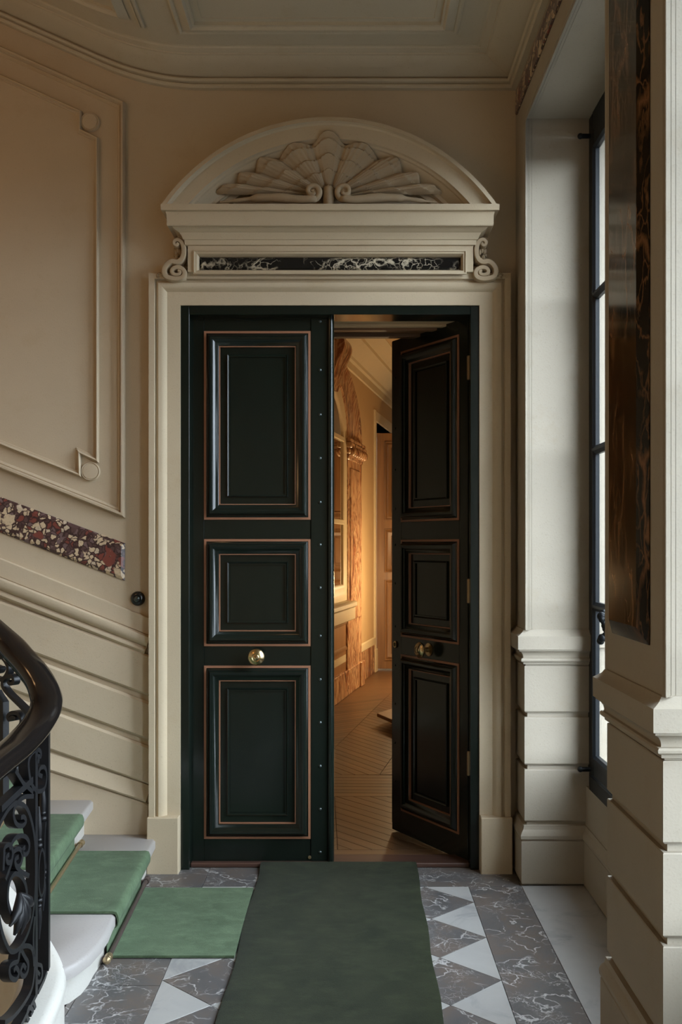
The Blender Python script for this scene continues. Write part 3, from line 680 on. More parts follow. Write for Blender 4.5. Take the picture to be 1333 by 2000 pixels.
# dark polished marble panels on the piers
def pier_panel(y0, y1, label):
    o = thing('marble_tablet', label, 'marble panel', (PX, (y0+y1)/2, 1.3), 'polished marble panels of the window piers')
    z0, z1 = 1.305, 3.48
    P = [(y0, z0), (y1, z0), (y1, z1), (y0, z1)]; q = inset(P, 0.045)
    m = MB(); V = [(PX-0.0012, y, z) for y, z in P]+[(PX-0.004, y, z) for y, z in P]+[(PX-0.026, y, z) for y, z in q]
    m.add(V, [(0, 1, 2, 3), (8, 9, 10, 11)]+[(k*4+i, k*4+(i+1) % 4, k*4+4+(i+1) % 4, k*4+4+i) for k in (0, 1) for i in range(4)])
    m.build('polished_face', 'pier_marble', o)
pier_panel(-2.172, -1.795, 'tall polished dark brown veined marble panel on the near window pier')

# windows
def make_window(idx, y0, y1, detail):
    w = thing('window_%d' % idx, 'tall dark-framed casement window in the %s stone bay' % ('far', 'middle', 'near')[idx-1], None, (DEP, (y0+y1)/2, SILL), kind='structure')
    yc = (y0+y1)/2; z0, z1 = SILL, HZ
    for a, b in ((y1-0.06, y1+0.02), (y0-0.02, y0+0.06)): MB().box(DEP-0.006, DEP+0.02, a, b, z0, z1, 0.004).build('outer_frame', 'window_paint', w)
    MB().box(DEP-0.006, DEP+0.02, y0+0.06, y1-0.06, z1-0.085, z1+0.01, 0.004).build('outer_frame', 'window_paint', w)
    MB().box(DEP-0.02, DEP+0.02, y0+0.06, y1-0.06, z0, z0+0.07, 0.004).build('outer_frame', 'window_paint', w)
    for s, (a, b) in ((1, (yc+0.003, y1-0.063)), (-1, (y0+0.063, yc-0.003))):
        ca = thing('casement', None, None, (0, (a+b)/2-yc, 0)); ca.parent = w
        st = 0.058; zb, zt = z0+0.075, z1-0.09
        gz0, gz1 = 0.615, 3.375
        if st: pass
        for ya, yb_ in ((a, a+st), (b-st, b)): MB().box(DEP-0.014, DEP+0.012, ya, yb_, zb, zt, 0.004).build('stile', 'window_paint', ca)
        MB().box(DEP-0.014, DEP+0.012, a+st, b-st, zb, gz0, 0.004).build('rail', 'window_paint', ca); MB().box(DEP-0.014, DEP+0.012, a+st, b-st, gz1, zt, 0.004).build('rail', 'window_paint', ca)
        rc = [(a+st, gz0), (b-st, gz0), (b-st, gz1), (a+st, gz1)]
        sweep(rc, [(-0.006, -0.012), (-0.005, -0.020), (0.001, -0.020), (0.004, -0.015), (0.010, -0.008), (0.010, 0.010)], lambda u, v, h: (DEP+h, u, v), closed=True).build('sash_moulding', 'window_paint', ca, 40)
        bars = [1.298, 2.006, 2.706]
        for zb_ in bars:
            sweep([(a+st, zb_), (b-st, zb_)], [(-0.020, 0.010), (-0.020, -0.006), (-0.010, -0.016), (-0.006, -0.020), (0.006, -0.020), (0.010, -0.016), (0.020, -0.006), (0.020, 0.010)], lambda u, v, h: (DEP+h, u, v)).build('glazing_bar', 'window_paint', ca, 40)
        zs = [gz0]+bars+[gz1]
        for p, q_ in zip(zs, zs[1:]): MB().box(DEP+0.000, DEP+0.003, a+st-0.005, b-st+0.005, p-0.005, q_+0.005).build('pane', 'window_glass', ca)
    for zs_ in ((Z_(265, -0.30), Z_(1503, -0.30)) if detail else ()):
        m = MB(); m.tube([(DEP-0.012, y1-0.05, zs_), (DEP-0.055, y1-0.05, zs_)], 0.011, 12); m.sphere((DEP-0.058, y1-0.05, zs_), 0.0135, n=12, m=8); m.build('stay_peg', 'window_paint', w, 50)
    m = MB(); zk = 1.275
    m.box(DEP-0.032, DEP-0.02, yc-0.02, yc+0.02, z0+0.1, z1-0.12, 0.003); m.tube([(DEP-0.03, yc, zk), (DEP-0.105, yc, zk), (DEP-0.118, yc, zk-0.02)], 0.011, 10)
    pts = [(DEP-0.125-0.012*math.sin(k*0.9), yc+0.012*math.cos(k*1.3), zk+0.035-0.012*k) for k in range(10)]
    for k, p in enumerate(pts): m.sphere(p, 0.014+0.004*math.sin(k*1.7), n=10, m=7)
    m.build('bolt_handle', 'window_paint', w, 50)
for i, (y0, y1) in enumerate(wins): make_window(i+1, y0, y1, i == 0)

# ------------------------------------------------------------------ CEILING and cornice
ce = thing('ceiling', 'pale plaster ceiling that rises to the left with the stair, with moulded panels', None, (0, -2, 3.91), kind='structure')
CZ = 3.91
xs = [1.45, -0.70]+[-0.72-0.04*i for i in range(1, 13)]+[-1.25-0.15*i for i in range(17)]
m = MB(); m.grid([[(x, y, CZ+G(x)) for y in (-6.9, 0.42)] for x in xs]); m.grid([[(x, y, CZ+0.3+G(x)) for y in (-6.9, 0.42)] for x in xs]); m.build('ceiling_surface', 'ceiling_plaster', ce, 60)
cor = [(-0.002, 3.795), (0.026, 3.796), (0.032, 3.801), (0.034, 3.810), (0.022, 3.814), (0.022, 3.818), (0.040, 3.822), (0.048, 3.830), (0.045, 3.836), (0.030, 3.838), (0.030, 3.843), (0.052, 3.848), (0.085, 3.858), (0.120, 3.868), (0.146, 3.879), (0.160, 3.888), (0.168, 3.889), (0.170, 3.895), (0.186, 3.898), (0.200, 3.902), (0.206, 3.908), (0.216, 3.909), (0.217, 3.925)]
sweep([(PX, -6.6), (PX, 0.0), (-3.55, 0.0)], cor, lambda x, y, z: (x, y, z+G(x)), side=1, sub=0.05).build('trim_6', 'ceiling_plaster', None, 16)
tag(bpy.data.objects['trim_6'], 'plaster cornice with a deep cove round the landing ceiling', kind='structure')
cmap = lambda x, y, h: (x, y, CZ+G(x)-h)
pp = [(-0.004, 0.0), (0.0, 0.012), (0.008, 0.016), (0.018, 0.013), (0.021, 0.006), (0.030, 0.010), (0.050, 0.022), (0.064, 0.028), (0.070, 0.024), (0.074, 0.016), (0.084, 0.015), (0.086, 0.0)]
sweep([(-0.775, -4.6), (0.494, -4.6), (0.494, -0.335), (-0.775, -0.335)], pp, cmap, closed=True, sub=0.05).build('ceiling_panel_moulding', 'ceiling_plaster', ce, 35)
q = [(0.0, 0.0), (0.001, 0.004), (0.006, 0.004), (0.007, 0.0)]
sweep([(-0.66, -4.5), (0.385, -4.5), (0.385, -0.45), (-0.66, -0.45)], q, cmap, closed=True, sub=0.05).build('ceiling_panel_line', 'ceiling_plaster', ce)
sweep([(-3.3, -4.6), (-0.965, -4.6), (-0.965, -0.36), (-3.3, -0.36)], pp[4:], cmap, closed=True, sub=0.05).build('ceiling_panel_moulding', 'ceiling_plaster', ce, 35)
sweep([(-0.925, -4.6), (-0.925, -0.345)], [(0.0, 0.0), (0.002, 0.012), (0.012, 0.014), (0.014, 0.008), (0.018, 0.008), (0.020, 0.013), (0.028, 0.010), (0.030, 0.0)], cmap, sub=0.2).build('ceiling_rib', 'ceiling_plaster', ce, 35)

# far sides of the stairwell, outside the photograph
tag(MB().box(XL-0.2, XL, -6.8, 0.0, -3.2, 6.2).build('wall_left', 'well_stone'), 'tan stone wall on the far side of the stairwell', kind='structure')
tag(MB().box(XL-0.2, 1.45, -6.9, -6.6, -3.2, 6.2).build('wall_front', 'well_stone'), 'tan stone wall behind the viewer', kind='structure')
tag(MB().box(XL-0.2, 1.0, -6.8, 0.0, -3.3, -3.2).build('floor_lower', 'grey_marble'), 'marble floor at the foot of the stairwell', kind='structure')
tag(MB().box(-1.0, -0.97, -6.6, -2.2, -3.2, -0.02).build('wall_stairwell', 'well_stone'), 'stone side of the landing above the stairwell', kind='structure')

# ------------------------------------------------------------------ STAIRS
stw = thing('staircase', 'white marble staircase climbing beside the tan stone wall', 'staircase', (-1.4, -0.5, 0))
RISE = 0.168
nose = [((-0.930, -0.0012), (-0.888, -1.12)), ((-1.245, -0.0012), (-1.16, -1.15)), ((-1.57, -0.0012), (-1.41, -1.16)), ((-1.90, -0.0012), (-1.66, -1.12)), ((-2.23, -0.0012), (-1.92, -1.08)), ((-2.56, -0.0012), (-2.2, -1.04)), ((-2.89, -0.0012), (-2.5, -1.0))]
def nx(k, y):
    (xa, ya), (xb, yb) = nose[k]; return xa+(xb-xa)*(y-ya)/(yb-ya)
far_end = [(-1.0, -1.52), (-1.2, -1.36), (-1.4, -1.20)]
def step_poly(k, off):
    (xa, ya), (xb, yb) = nose[k]
    fr = [(xa-off, ya), (xb-off, yb)]
    if k == 0:
        cur = [(-0.880, -1.22), (-0.882, -1.32), (-0.893, -1.42), (-0.920, -1.51), (-0.965, -1.58), (-1.03, -1.60)]
        fr += [(x-off*(1.25-i*0.1), y+off*i*0.55) for i, (x, y) in enumerate(cur)]
        back = [(-1.10, -1.45), (-1.2, -1.25), (nx(1, -1.15)-0.12, -1.15), (nose[1][0][0]-0.12, -0.0012)]
    else:
        fr += [(xb-0.04-off, yb-0.06)]
        back = [(nx(k+1, yb)-0.12 if k+1 < len(nose) else xb-0.4, yb-0.06), (nose[k+1][0][0]-0.12 if k+1 < len(nose) else xa-0.4, -0.0012)]
    return fr+back
for k in range(6):
    z = RISE*(k+1)
    p = step_poly(k, 0.0)
    MB().prism(inset(p if sum(p[i-1][0]*p[i][1]-p[i][0]*p[i-1][1] for i in range(len(p))) > 0 else p[::-1], 0.001), z-0.044, z, 0.012).build('tread', 'step_marble', stw, 50)
    p = step_poly(k, 0.045); m = MB(); m.prism(p, z-RISE-0.03 if k else 0.0, z-0.043); m.build('riser', 'string_paint', stw, 30)
# string wall that curls round the foot of the stair
sp = [(-1.08, -2.6, -0.06), (-1.02, -2.15, 0.03), (-1.0, -1.88, 0.10), (-0.997, -1.68, 0.150), (-1.018, -1.57, 0.182), (-1.085, -1.48, 0.238), (-1.18, -1.40, 0.32), (-1.32, -1.33, 0.42), (-1.55, -1.28, 0.55), (-1.9, -1.25, 0.73), (-2.5, -1.22, 1.02)]
SP = smooth_path(sp, 6)
sprof = [(-0.085, -0.62), (-0.085, -0.05), (-0.078, -0.02), (-0.066, -0.004), (-0.05, 0.0), (0.045, 0.0), (0.060, -0.004), (0.072, -0.018), (0.078, -0.04), (0.070, -0.055), (0.072, -0.07), (0.072, -0.62)]
rows = []
for i, p in enumerate(SP):
    t = SP[min(i+1, len(SP)-1)]-SP[max(0, i-1)]; t.z = 0; t.normalize(); nr = Vector((t.y, -t.x, 0))   # right-hand side
    rows.append([(p.x+nr.x*o, p.y+nr.y*o, p.z+h) for o, h in sprof])
m = MB(); m.grid(rows); m.add(rows[0], [tuple(range(12))]); m.add(rows[-1], [tuple(range(12))]); m.build('string', 'string_paint', stw, 45, label='white painted curved string')

# ------------------------------------------------------------------ RAILING
rl = thing('stair_railing', 'black wrought iron scrollwork railing with a dark lacquered handrail curving up the stair', 'railing', (-1.05, -1.5, 0.0))
hp = [(-1.05, -2.75, 0.91), (-1.015, -2.35, 0.93)]+[((px-VX)*d/F, d-CD, CH+(VY-py)*d/F) for px, py, d in ((0, 1487, 2.86), (38, 1456, 3.01), (70, 1420, 3.14), (90, 1383, 3.23), (86, 1350, 3.29), (67, 1316, 3.34), (38, 1282, 3.40), (0, 1243, 3.47))]+[(-1.45, -1.30, 1.41), (-1.85, -1.26, 1.64), (-2.5, -1.22, 2.0)]
HP = smooth_path(hp, 8); rows = []
for i, p in enumerate(HP):
    t = (HP[min(i+1, len(HP)-1)]-HP[max(0, i-1)]).normalized(); sd = t.cross(Vector((0, 0, 1))).normalized(); up = sd.cross(t)
    pr = [(-0.024, -0.042), (-0.032, -0.034), (-0.048, -0.028), (-0.062, -0.008), (-0.063, 0.012), (-0.052, 0.028), (-0.032, 0.038), (0.0, 0.042), (0.032, 0.038), (0.052, 0.028), (0.063, 0.012), (0.062, -0.008), (0.048, -0.028), (0.032, -0.034), (0.024, -0.042)]
    rows.append([p+sd*a*0.80+up*b_*0.92 for a, b_ in pr])
m = MB(); m.grid(rows, False, True); m.add(rows[0], [tuple(range(15))]); m.add(rows[-1], [tuple(range(15))]); m.build('handrail', 'black_lacquer', rl, 60)
# path of the ironwork: arc length from the foot post, s > 0 climbs the stair, s < 0 comes towards the viewer
IP = smooth_path([(-1.08, -2.6, 0), (-1.02, -2.15, 0), (-1.0, -1.88, 0), (-0.990, -1.66, 0), (-1.010, -1.57, 0), (-1.07, -1.50, 0), (-1.16, -1.43, 0), (-1.30, -1.36, 0), (-1.53, -1.295, 0), (-1.88, -1.255, 0), (-2.5, -1.22, 0)], 8)
cum = [0.0]
for a, b_ in zip(IP, IP[1:]): cum.append(cum[-1]+(b_-a).length)
s0 = min(range(len(IP)), key=lambda i: abs(IP[i].y+1.64)+abs(IP[i].x+0.99)*3); S0 = cum[s0]
def at(s):
    s = max(0.001, min(cum[-1]-0.001, s+S0))
    for i in range(len(cum)-1):
        if cum[i] <= s <= cum[i+1]:
            f = (s-cum[i])/(cum[i+1]-cum[i]); p = IP[i].lerp(IP[i+1], f); a = IP[max(i-1, 0)]; b_ = IP[min(i+2, len(IP)-1)]
            t = (b_-a); t.normalize(); return p, t
def near_z(s, path):
    p, _ = at(s); j = min(range(len(path)), key=lambda i: (path[i].x-p.x)**2+(path[i].y-p.y)**2); return path[j].z
def bot(s): return near_z(s, SP)
def top(s): return near_z(s, HP)-0.03
def pt(s, z, h=0.0):
    p, t = at(s); return Vector((p.x+t.y*h, p.y-t.x*h, z))
def bar(name, pts, wd=0.013, dp=0.026, lo=0.0):
    """flat iron bar bent along points (s, z): wd in the plane of the railing, dp across it"""
    P = [Vector(q) for q in pts]; n = len(P); rows = []
    for i, q in enumerate(P):
        t = P[min(i+1, n-1)]-P[max(0, i-1)]; t.normalize(); nn = Vector((-t.y, t.x))*wd/2; k = 1.0
        rows.append([pt(q.x+nn.x, q.y+nn.y, -dp/2+lo), pt(q.x+nn.x, q.y+nn.y, dp/2+lo), pt(q.x-nn.x, q.y-nn.y, dp/2+lo), pt(q.x-nn.x, q.y-nn.y, -dp/2+lo)])
    m = MB(); m.grid(rows, False, True); m.add(rows[0], [(3, 2, 1, 0)]); m.add(rows[-1], [(0, 1, 2, 3)]); return m.build(name, 'wrought_iron', rl, 40)
def spiral(cx, cz, r0, a0, turns, r1=0.012, n=None, sx=1.0):
    n = n or int(14*abs(turns))+4
    return [(cx+sx*(r0+(r1-r0)*i/n)*math.cos(a0+2*PI*turns*i/n), cz+(r0+(r1-r0)*i/n)*math.sin(a0+2*PI*turns*i/n)) for i in range(n+1)]
def post(s, w=0.02, d=0.03, over=0.0):
    bar('post', [(s, bot(s)+0.03), (s, (bot(s)+top(s))/2), (s, top(s)+0.008)], w, d)
def sz(px, py, hi=False):
    """point (s, z) of the railing plane that stands at a photo position: front branch, or the branch up the flight"""
    s_ = [k*0.01 for k in (range(8, 60) if hi else range(-60, 6))]
    best = min(s_, key=lambda q: abs(VX+at(q)[0].x*F/(CD+at(q)[0].y)-px))
    a, b_ = best-0.01, best+0.01
    fa, fb = (VX+at(q)[0].x*F/(CD+at(q)[0].y)-px for q in (a, b_))
    q = a+(b_-a)*(fa/(fa-fb)) if abs(fa-fb) > 0.5 else best
    q = max(-0.62, min(0.6, q)); p = at(q)[0]; return (q, CH+(VY-py)*(CD+p.y)/F)
def traced(name, pts, hi=False, k=(0.3, 0, 0.3, 1400), wd=0.014, dp=0.030, sm=4, closed=False, lo=0.0):
    P = [sz(k[0]*x+k[1], k[2]*y+k[3], hi) for x, y in pts]
    P = smooth_path(P, sm, closed) if sm else P
    if closed: P = P+[P[0]]
    return bar(name, P, wd, dp, lo)
post(0.02, 0.03, 0.036); post(-0.105, 0.02, 0.030); post(-0.58)
# front bay: great ring, inner ring, curls, slanting bar, leaf
traced('panel_ring', [(90, 560), (150, 605), (192, 760), (203, 950), (196, 1200), (165, 1370), (110, 1490), (50, 1530), (10, 1480), (-30, 1350), (-70, 1050), (-50, 760), (0, 640), (45, 580)], closed=True)
traced('panel_ring', [(75, 1020), (120, 1055), (143, 1130), (140, 1230), (115, 1295), (80, 1335), (45, 1290), (20, 1200), (25, 1100), (45, 1045)], closed=True)
for c in ([(190, 517), (130, 522), (82, 560), (58, 620), (70, 688), (108, 712), (138, 685), (128, 652), (106, 655)],
          [(30, 860), (60, 800), (95, 775), (138, 782), (160, 825), (154, 880), (130, 897), (114, 870), (134, 848)],
          [(-10, 1000), (-5, 900), (0, 850), (35, 832), (52, 880), (44, 935), (20, 950), (10, 915), (28, 895)],
          [(5, 1060), (40, 960), (58, 880), (98, 860), (116, 905), (102, 962), (76, 972), (68, 930), (90, 910)],
          [(192, 1620), (188, 1550), (172, 1500), (130, 1492), (98, 1530), (86, 1590), (58, 1602), (32, 1630), (36, 1690), (72, 1712), (92, 1668), (74, 1632), (58, 1655)],
          [(100, 1500), (130, 1560), (152, 1600), (150, 1655), (126, 1690), (104, 1662), (120, 1615), (138, 1640)],
          [(186, 1850), (200, 1890), (202, 1950), (170, 1985), (146, 1945), (160, 1890), (186, 1915), (172, 1945)],
          [(196, 1300), (188, 1450), (196, 1620), (180, 1760), (130, 1860), (60, 1950), (0, 1990)]):
    traced('scroll', c)
traced('diagonal_bar', [(-20, 600), (80, 505), (186, 408)], wd=0.020, sm=0)
traced('diagonal_bar', [(70, 350), (120, 430), (186, 490)], wd=0.014, sm=0)
traced('scroll', [(75, 975), (110, 1010), (160, 1035)], sm=0)
m = MB(); base = sz(28, 1790)
for k in range(5):
    a = (k-2)*0.5; q = sz(27, 1400+0.3*1330)
    pts = [pt(q[0]+r*math.sin(a), q[1]+0.08-r*math.cos(a)*1.25, 0.016+0.012*math.sin(r*30)) for r in (0.0, 0.025, 0.05, 0.075, 0.095)]
    m.tube(pts, [0.008, 0.014, 0.016, 0.012, 0.004], 8)
m.build('acanthus_leaf', 'wrought_iron', rl, 50)
# slim bay between the two posts: a double curl above, two long rings with beads, curls below
traced('scroll', [(226, 292), (212, 282), (216, 258), (236, 258), (234, 225), (212, 214), (176, 240), (156, 300), (166, 400), (190, 462), (225, 486), (262, 462), (275, 390), (264, 332), (236, 332), (222, 372), (246, 388)])
c = -0.045
for f0, f1, w_ in ((870, 1170, 0.030), (720, 1020, 0.014)):
    zc_, zr = (sz(74, 1400+0.3*(f0+f1)/2)[1], 0.15*(f1-f0)*0.00163); off = 0.0 if w_ > 0.02 else 0.045
    bar('slim_ring', [(c+off+w_*math.cos(a), zc_+zr*math.sin(a)) for a in [2*PI*i/32 for i in range(33)]], 0.010, 0.022)
    for sg in (1, -1):
        m = MB(); ze = zc_+sg*zr
        m.sphere(pt(c+off, ze+sg*0.014), 0.013, 1, 1, 0.7, 10, 7); m.sphere(pt(c+off, ze+sg*0.032), 0.011, 1, 1, 0.7, 10, 7)
        m.tube([pt(c+off, ze+sg*(0.03+0.018*i)) for i in range(7)], [0.008, 0.010, 0.011, 0.010, 0.008, 0.006, 0.004], 8); m.build('bead_bar', 'wrought_iron', rl, 50)
traced('scroll', [(205, 1600), (222, 1612), (246, 1625), (248, 1690), (228, 1728), (206, 1700), (216, 1660), (234, 1680)], wd=0.012, dp=0.026)
bar('bottom_bar', [(-0.10-0.48*i/8, bot(-0.10-0.48*i/8)+0.035) for i in range(9)], 0.014, 0.030); bar('bottom_bar', [(0.0-0.09*i/3, bot(-0.09*i/3)+0.035) for i in range(4)], 0.014, 0.030)
# the branch up the flight, seen through the loop of the handrail
K8 = (0.19, 0, 0.19, 1180)
for c in ([(-40, 640), (0, 655), (20, 660), (5, 690), (-40, 690), (-60, 620), (-20, 540), (30, 535), (80, 585), (108, 660), (80, 740), (30, 772), (-30, 760)],
          [(108, 790), (126, 812), (158, 808), (166, 772), (142, 737), (92, 742), (52, 782), (58, 850), (110, 922), (200, 1010), (330, 1145)],
          [(190, 1172), (150, 1160), (120, 1185), (108, 1145), (150, 1112), (208, 1122), (244, 1182), (234, 1242), (190, 1305), (130, 1360)]):
    traced('scroll', c, True, K8, 0.013, 0.026)
traced('post', [(-30, 900), (0, 950), (42, 1005), (42, 1440), (42, 2050)], True, K8, 0.020, 0.026, 0)
traced('scroll', [(230, 1500), (180, 1640), (230, 1760), (260, 1850)], True, K8, 0.014, 0.026)
def slant_bay(s1, s2):
    w = s2-s1
    f = lambda u, v: (s1+w*u, bot(s1+w*u)+(top(s1+w*u)-bot(s1+w*u))*v)
    bar('panel_ring', [f(0.5+0.42*math.cos(a), 0.52+0.26*math.sin(a)) for a in [2*PI*i/36 for i in range(37)]], 0.014, 0.026)
    bar('bottom_bar', [f(i/8, 0.08) for i in range(9)], 0.014, 0.03)
    for cu, cv, sg in ((0.22, 0.86, 1), (0.78, 0.86, -1), (0.22, 0.18, -1), (0.78, 0.18, 1)):
        q = f(cu, cv); bar('scroll', smooth_path(spiral(q[0], q[1], 0.045, PI/2, sg*1.3, 0.010)[::-1]+[f(0.5, 0.5+(cv-0.5)*0.75)], 2))
post(0.48); slant_bay(0.49, 0.95); post(0.96)

# ------------------------------------------------------------------ CARPETS
YF, YN = -0.315, -1.068; TH = 0.012
def runner_rows():
    prof = []
    for y_i in range(11):
        y = YN+(YF-YN)*y_i/10; r = []
        xs_ = [-0.437, -0.60, -0.78, nx(0, y)-0.045+0.035]
        for x in xs_: r.append((x, y, TH))
        xr = nx(0, y)-0.045
        r += [(xr+0.018, y, TH+0.004), (xr+0.012, y, 0.03), (xr+0.016, y, 0.08)]
        for k in range(5):
            z = RISE*(k+1); xn = nx(k, y); z_ = z-0.044
            r += [(xn-0.022, y, z_-0.012), (xn+0.009, y, z_+0.004), (xn+TH, y, z_+0.018), (xn+TH-0.001, y, z-0.008), (xn+0.004, y, z+TH-0.003), (xn-0.012, y, z+TH+0.001), (xn-0.04, y, z+TH)]
            xr = nx(k+1, y)-0.045
            r += [(xr+0.10, y, z+TH), (xr+0.035, y, z+TH), (xr+0.016, y, z+TH+0.006), (xr+0.012, y, z+0.04), (xr+0.014, y, z+0.09)]
        prof.append(r)
    return prof
rows = runner_rows(); m = MB(); m.grid(rows)
lowr = [[(x-0.006 if i > 5 else x, y, z-0.009) for i, (x, y, z) in enumerate(r)] for r in rows]
m.grid(lowr); m.grid([rows[0], lowr[0]]); m.grid([rows[-1], lowr[-1]]); m.grid([[r[0] for r in rows], [r[0] for r in lowr]])
tag(m.build('stair_runner', 'runner_green', None, 70), 'light green stair runner climbing the steps from the dark rug', 'carpet')
# dark rug to the door
rg = MB(); X0, X1 = -0.433, 0.330
rgp = []
NYR = 40
for i in range(NYR+1):
    y = 0.012-5.2*i/NYR if i else 0.012
    yy = y; r = []
    xa = X0+0.006*math.sin(i*0.9); xb = X1-0.012*(1-abs(2*i/NYR-1))-0.012*min(1, i/14)+0.004*math.sin(i*1.3)
    zl = 0.013
    if i == 0: zl = 0.026
    for f, dz in ((0, -0.013), (0.0, -0.003), (0.008, 0.0), (0.1, 0.001), (0.3, 0.0), (0.5, 0.001), (0.7, 0.0), (0.9, 0.001), (0.992, 0.0), (1.0, -0.003), (1.0, -0.013)):
        r.append((xa+(xb-xa)*f, yy, max(0.0005, zl+dz)))
    rgp.append(r)
rg.grid(rgp); rg.add(rgp[0], [tuple(range(11))]); rg.add(rgp[-1], [tuple(range(11))])
tag(rg.build('rug', 'rug_green', None, 60), 'long dark green rug leading across the landing to the double door', 'rug')

# stair rods
for k, mat, lab in ((0, 'dull_rod', 'dull brown metal stair rod at the foot of the first riser'), (1, 'brass_rod', 'brass stair rod at the foot of the second riser'), (2, 'brass_rod', 'brass stair rod at the foot of the third riser, mostly behind the railing')):
    z = RISE*k+(TH+0.0135); ya, yb = -0.265, -1.115
    pa = (nx(k, ya)-0.045+0.0285, ya, z); pb = (nx(k, yb)-0.045+0.0285, yb, z)
    o = thing('stair_rod', lab, 'stair rod', ((pa[0]+pb[0])/2, (ya+yb)/2, z-0.01), 'stair rods holding the runner')
    MB().tube([pa, pb], 0.0095, 14).build('rod', mat, o, 50)
    for p, s in ((pa, 1), (pb, -1)):
        m = MB(); m.lathe([(0.014, 0), (0.016, 0.012), (0.013, 0.026), (0.010, 0.028), (0.014, 0.034), (0.015, 0.044), (0.009, 0.052), (0.0006, 0.055)], (p[0], p[1]-s*0.012, p[2]), (0, s, 0), 16); m.build('end_knob', 'brass_rod' if s < 0 else mat, o, 40)
        MB().box(p[0]-0.024, p[0], p[1]-0.008, p[1]+0.008, z-0.022, z+0.004, 0.002).build('bracket', mat, o)

# ------------------------------------------------------------------ THE ROOM BEHIND THE DOOR
HA = math.atan2(0.48, 2.46)                  # its left wall runs at this angle to the depth of the picture
h0 = Vector((-0.14, 5.19)); hd = Vector((math.sin(HA), math.cos(HA))); hn = Vector((hd.y, -hd.x))     # hn looks into the room
def hw(u, z, h=0.0): return (h0.x+hd.x*u+hn.x*h, h0.y+hd.y*u+hn.y*h, z)
def on_hall(px, py, h=0.0):
    ox, oy = h0.x+hn.x*h, h0.y+hn.y*h; dx = (px-VX)/F; u = (dx*(CD+oy)-ox)/(hd.x-dx*hd.y); d = CD+oy+hd.y*u; return u, CH+(VY-py)*d/F
uE = on_hall(733, 1200)[0]; HC = 3.62
hl = thing('wall_hall', 'warm cream wall of the room behind the open leaf', None, hw(0, 0), kind='structure')
def hbox(u0, u1, h0_, h1_, z0, z1, bev=0.0):
    m = MB(); m.box(u0, u1, h0_, h1_, z0, z1, bev); m.v = [hw(u, z, h) for u, h, z in m.v]; return m
uN = -5.0
hbox(uN, uE, -0.2, 0.0, 0.0, HC).build('wall_surface', 'hall_plaster', hl)
zDT = on_hall(737, 826)[1]
hbox(uE, uE+1.6, -0.2, 0.0, zDT, HC).build('wall_surface', 'hall_plaster', hl)
hbox(uE, uE+1.6, -0.2, 0.012, zDT, zDT+0.14, 0.01).build('door_casing', 'hall_cream', hl); hbox(uE-0.10, uE, -0.2, 0.022, 0.0, zDT+0.14, 0.01).build('door_casing', 'hall_cream', hl)
hbox(uE-0.13, uE+0.01, -0.02, 0.035, 0.0, on_hall(735, 1265)[1], 0.006).build('casing_plinth', 'hall_cream', hl)
hbox(uE, uE+1.6, -0.75, -0.2, zDT-0.02, zDT+0.05).build('opening_soffit', 'hall_cream', hl); hbox(uE, uE+1.6, -0.80, -0.75, 0.0, zDT+0.05).build('opening_back', 'hall_plaster', hl)
zb1 = on_hall(725, 1262)[1]
hbox(uN, uE-0.13, 0.0, 0.02, 0.0, zb1, 0.005).build('baseboard', 'hall_marble', hl); hbox(uN, uE-0.13, 0.0, 0.03, zb1, zb1+0.10, 0.012).build('base_rail', 'hall_cream', hl)
# hall cornice and ceiling, other walls
zc1 = on_hall(700, 722)[1]
sweep([(uN, 0.0), (uE+1.6, 0.0)], [(0.0, zc1-0.10), (0.016, zc1-0.09), (0.018, zc1-0.01), (0.05, zc1), (0.06, zc1+0.03), (0.14, zc1+0.10), (0.22, zc1+0.13), (0.23, zc1+0.16), (0.30, zc1+0.17), (0.42, zc1+0.19), (0.43, zc1+0.23), (0.0, zc1+0.24)], lambda u, h, z: hw(u, z, -h), side=-1).build('hall_cornice', 'hall_cream', hl, 30)
tag(MB().box(-2.6, 1.26, 0.42, 10.5, zc1+0.20, zc1+0.35).build('ceiling_hall', 'hall_plaster'), 'warm ceiling of the room behind the door', kind='structure')
tag(MB().box(1.21, 1.26, 0.42, 10.5, 0.0, zc1+0.3).build('wall_hall_right', 'hall_plaster'), 'right wall of the room behind the door', kind='structure')
tag(MB().box(-2.6, 1.26, 9.6, 9.8, 0.0, zc1+0.3).build('wall_hall_back', 'hall_plaster'), 'far wall of the room behind the door', kind='structure')
# parquet
pf = thing('floor_parquet', 'oak chevron parquet of the room behind the door', None, (0.3, 1.0, 0), kind='structure')
MB().box(-2.6, 1.21, 0.14, 10.4, -0.2, -0.006).build('parquet_bed', 'sill_wood', pf)
def board(poly, parent=pf):
    if len(poly) < 3: return
    ar = sum(poly[i-1][0]*poly[i][1]-poly[i][0]*poly[i-1][1] for i in range(len(poly)))
    q = inset(poly if ar > 0 else poly[::-1], 0.0018)
    # build flat in a frame whose x runs along the grain, so that the wood follows the board
    e = max(range(len(poly)), key=lambda i: (Vector(poly[i])-Vector(poly[i-1])).length); d = (Vector(poly[e])-Vector(poly[e-1])); ang = math.atan2(d.y, d.x)
    c = sum((Vector(p) for p in poly), Vector((0, 0)))/len(poly); M = Matrix.Rotation(-ang, 2)
    m = MB().prism([tuple(M @ (Vector(p)-c)) for p in q], -0.010, 0.0004*R.random(), 0.0008)
    o = m.build('board', 'parquet', parent, local=True); o.location = Vector((c.x, c.y, 0))-parent_loc(parent); o.rotation_euler = (0, 0, ang)
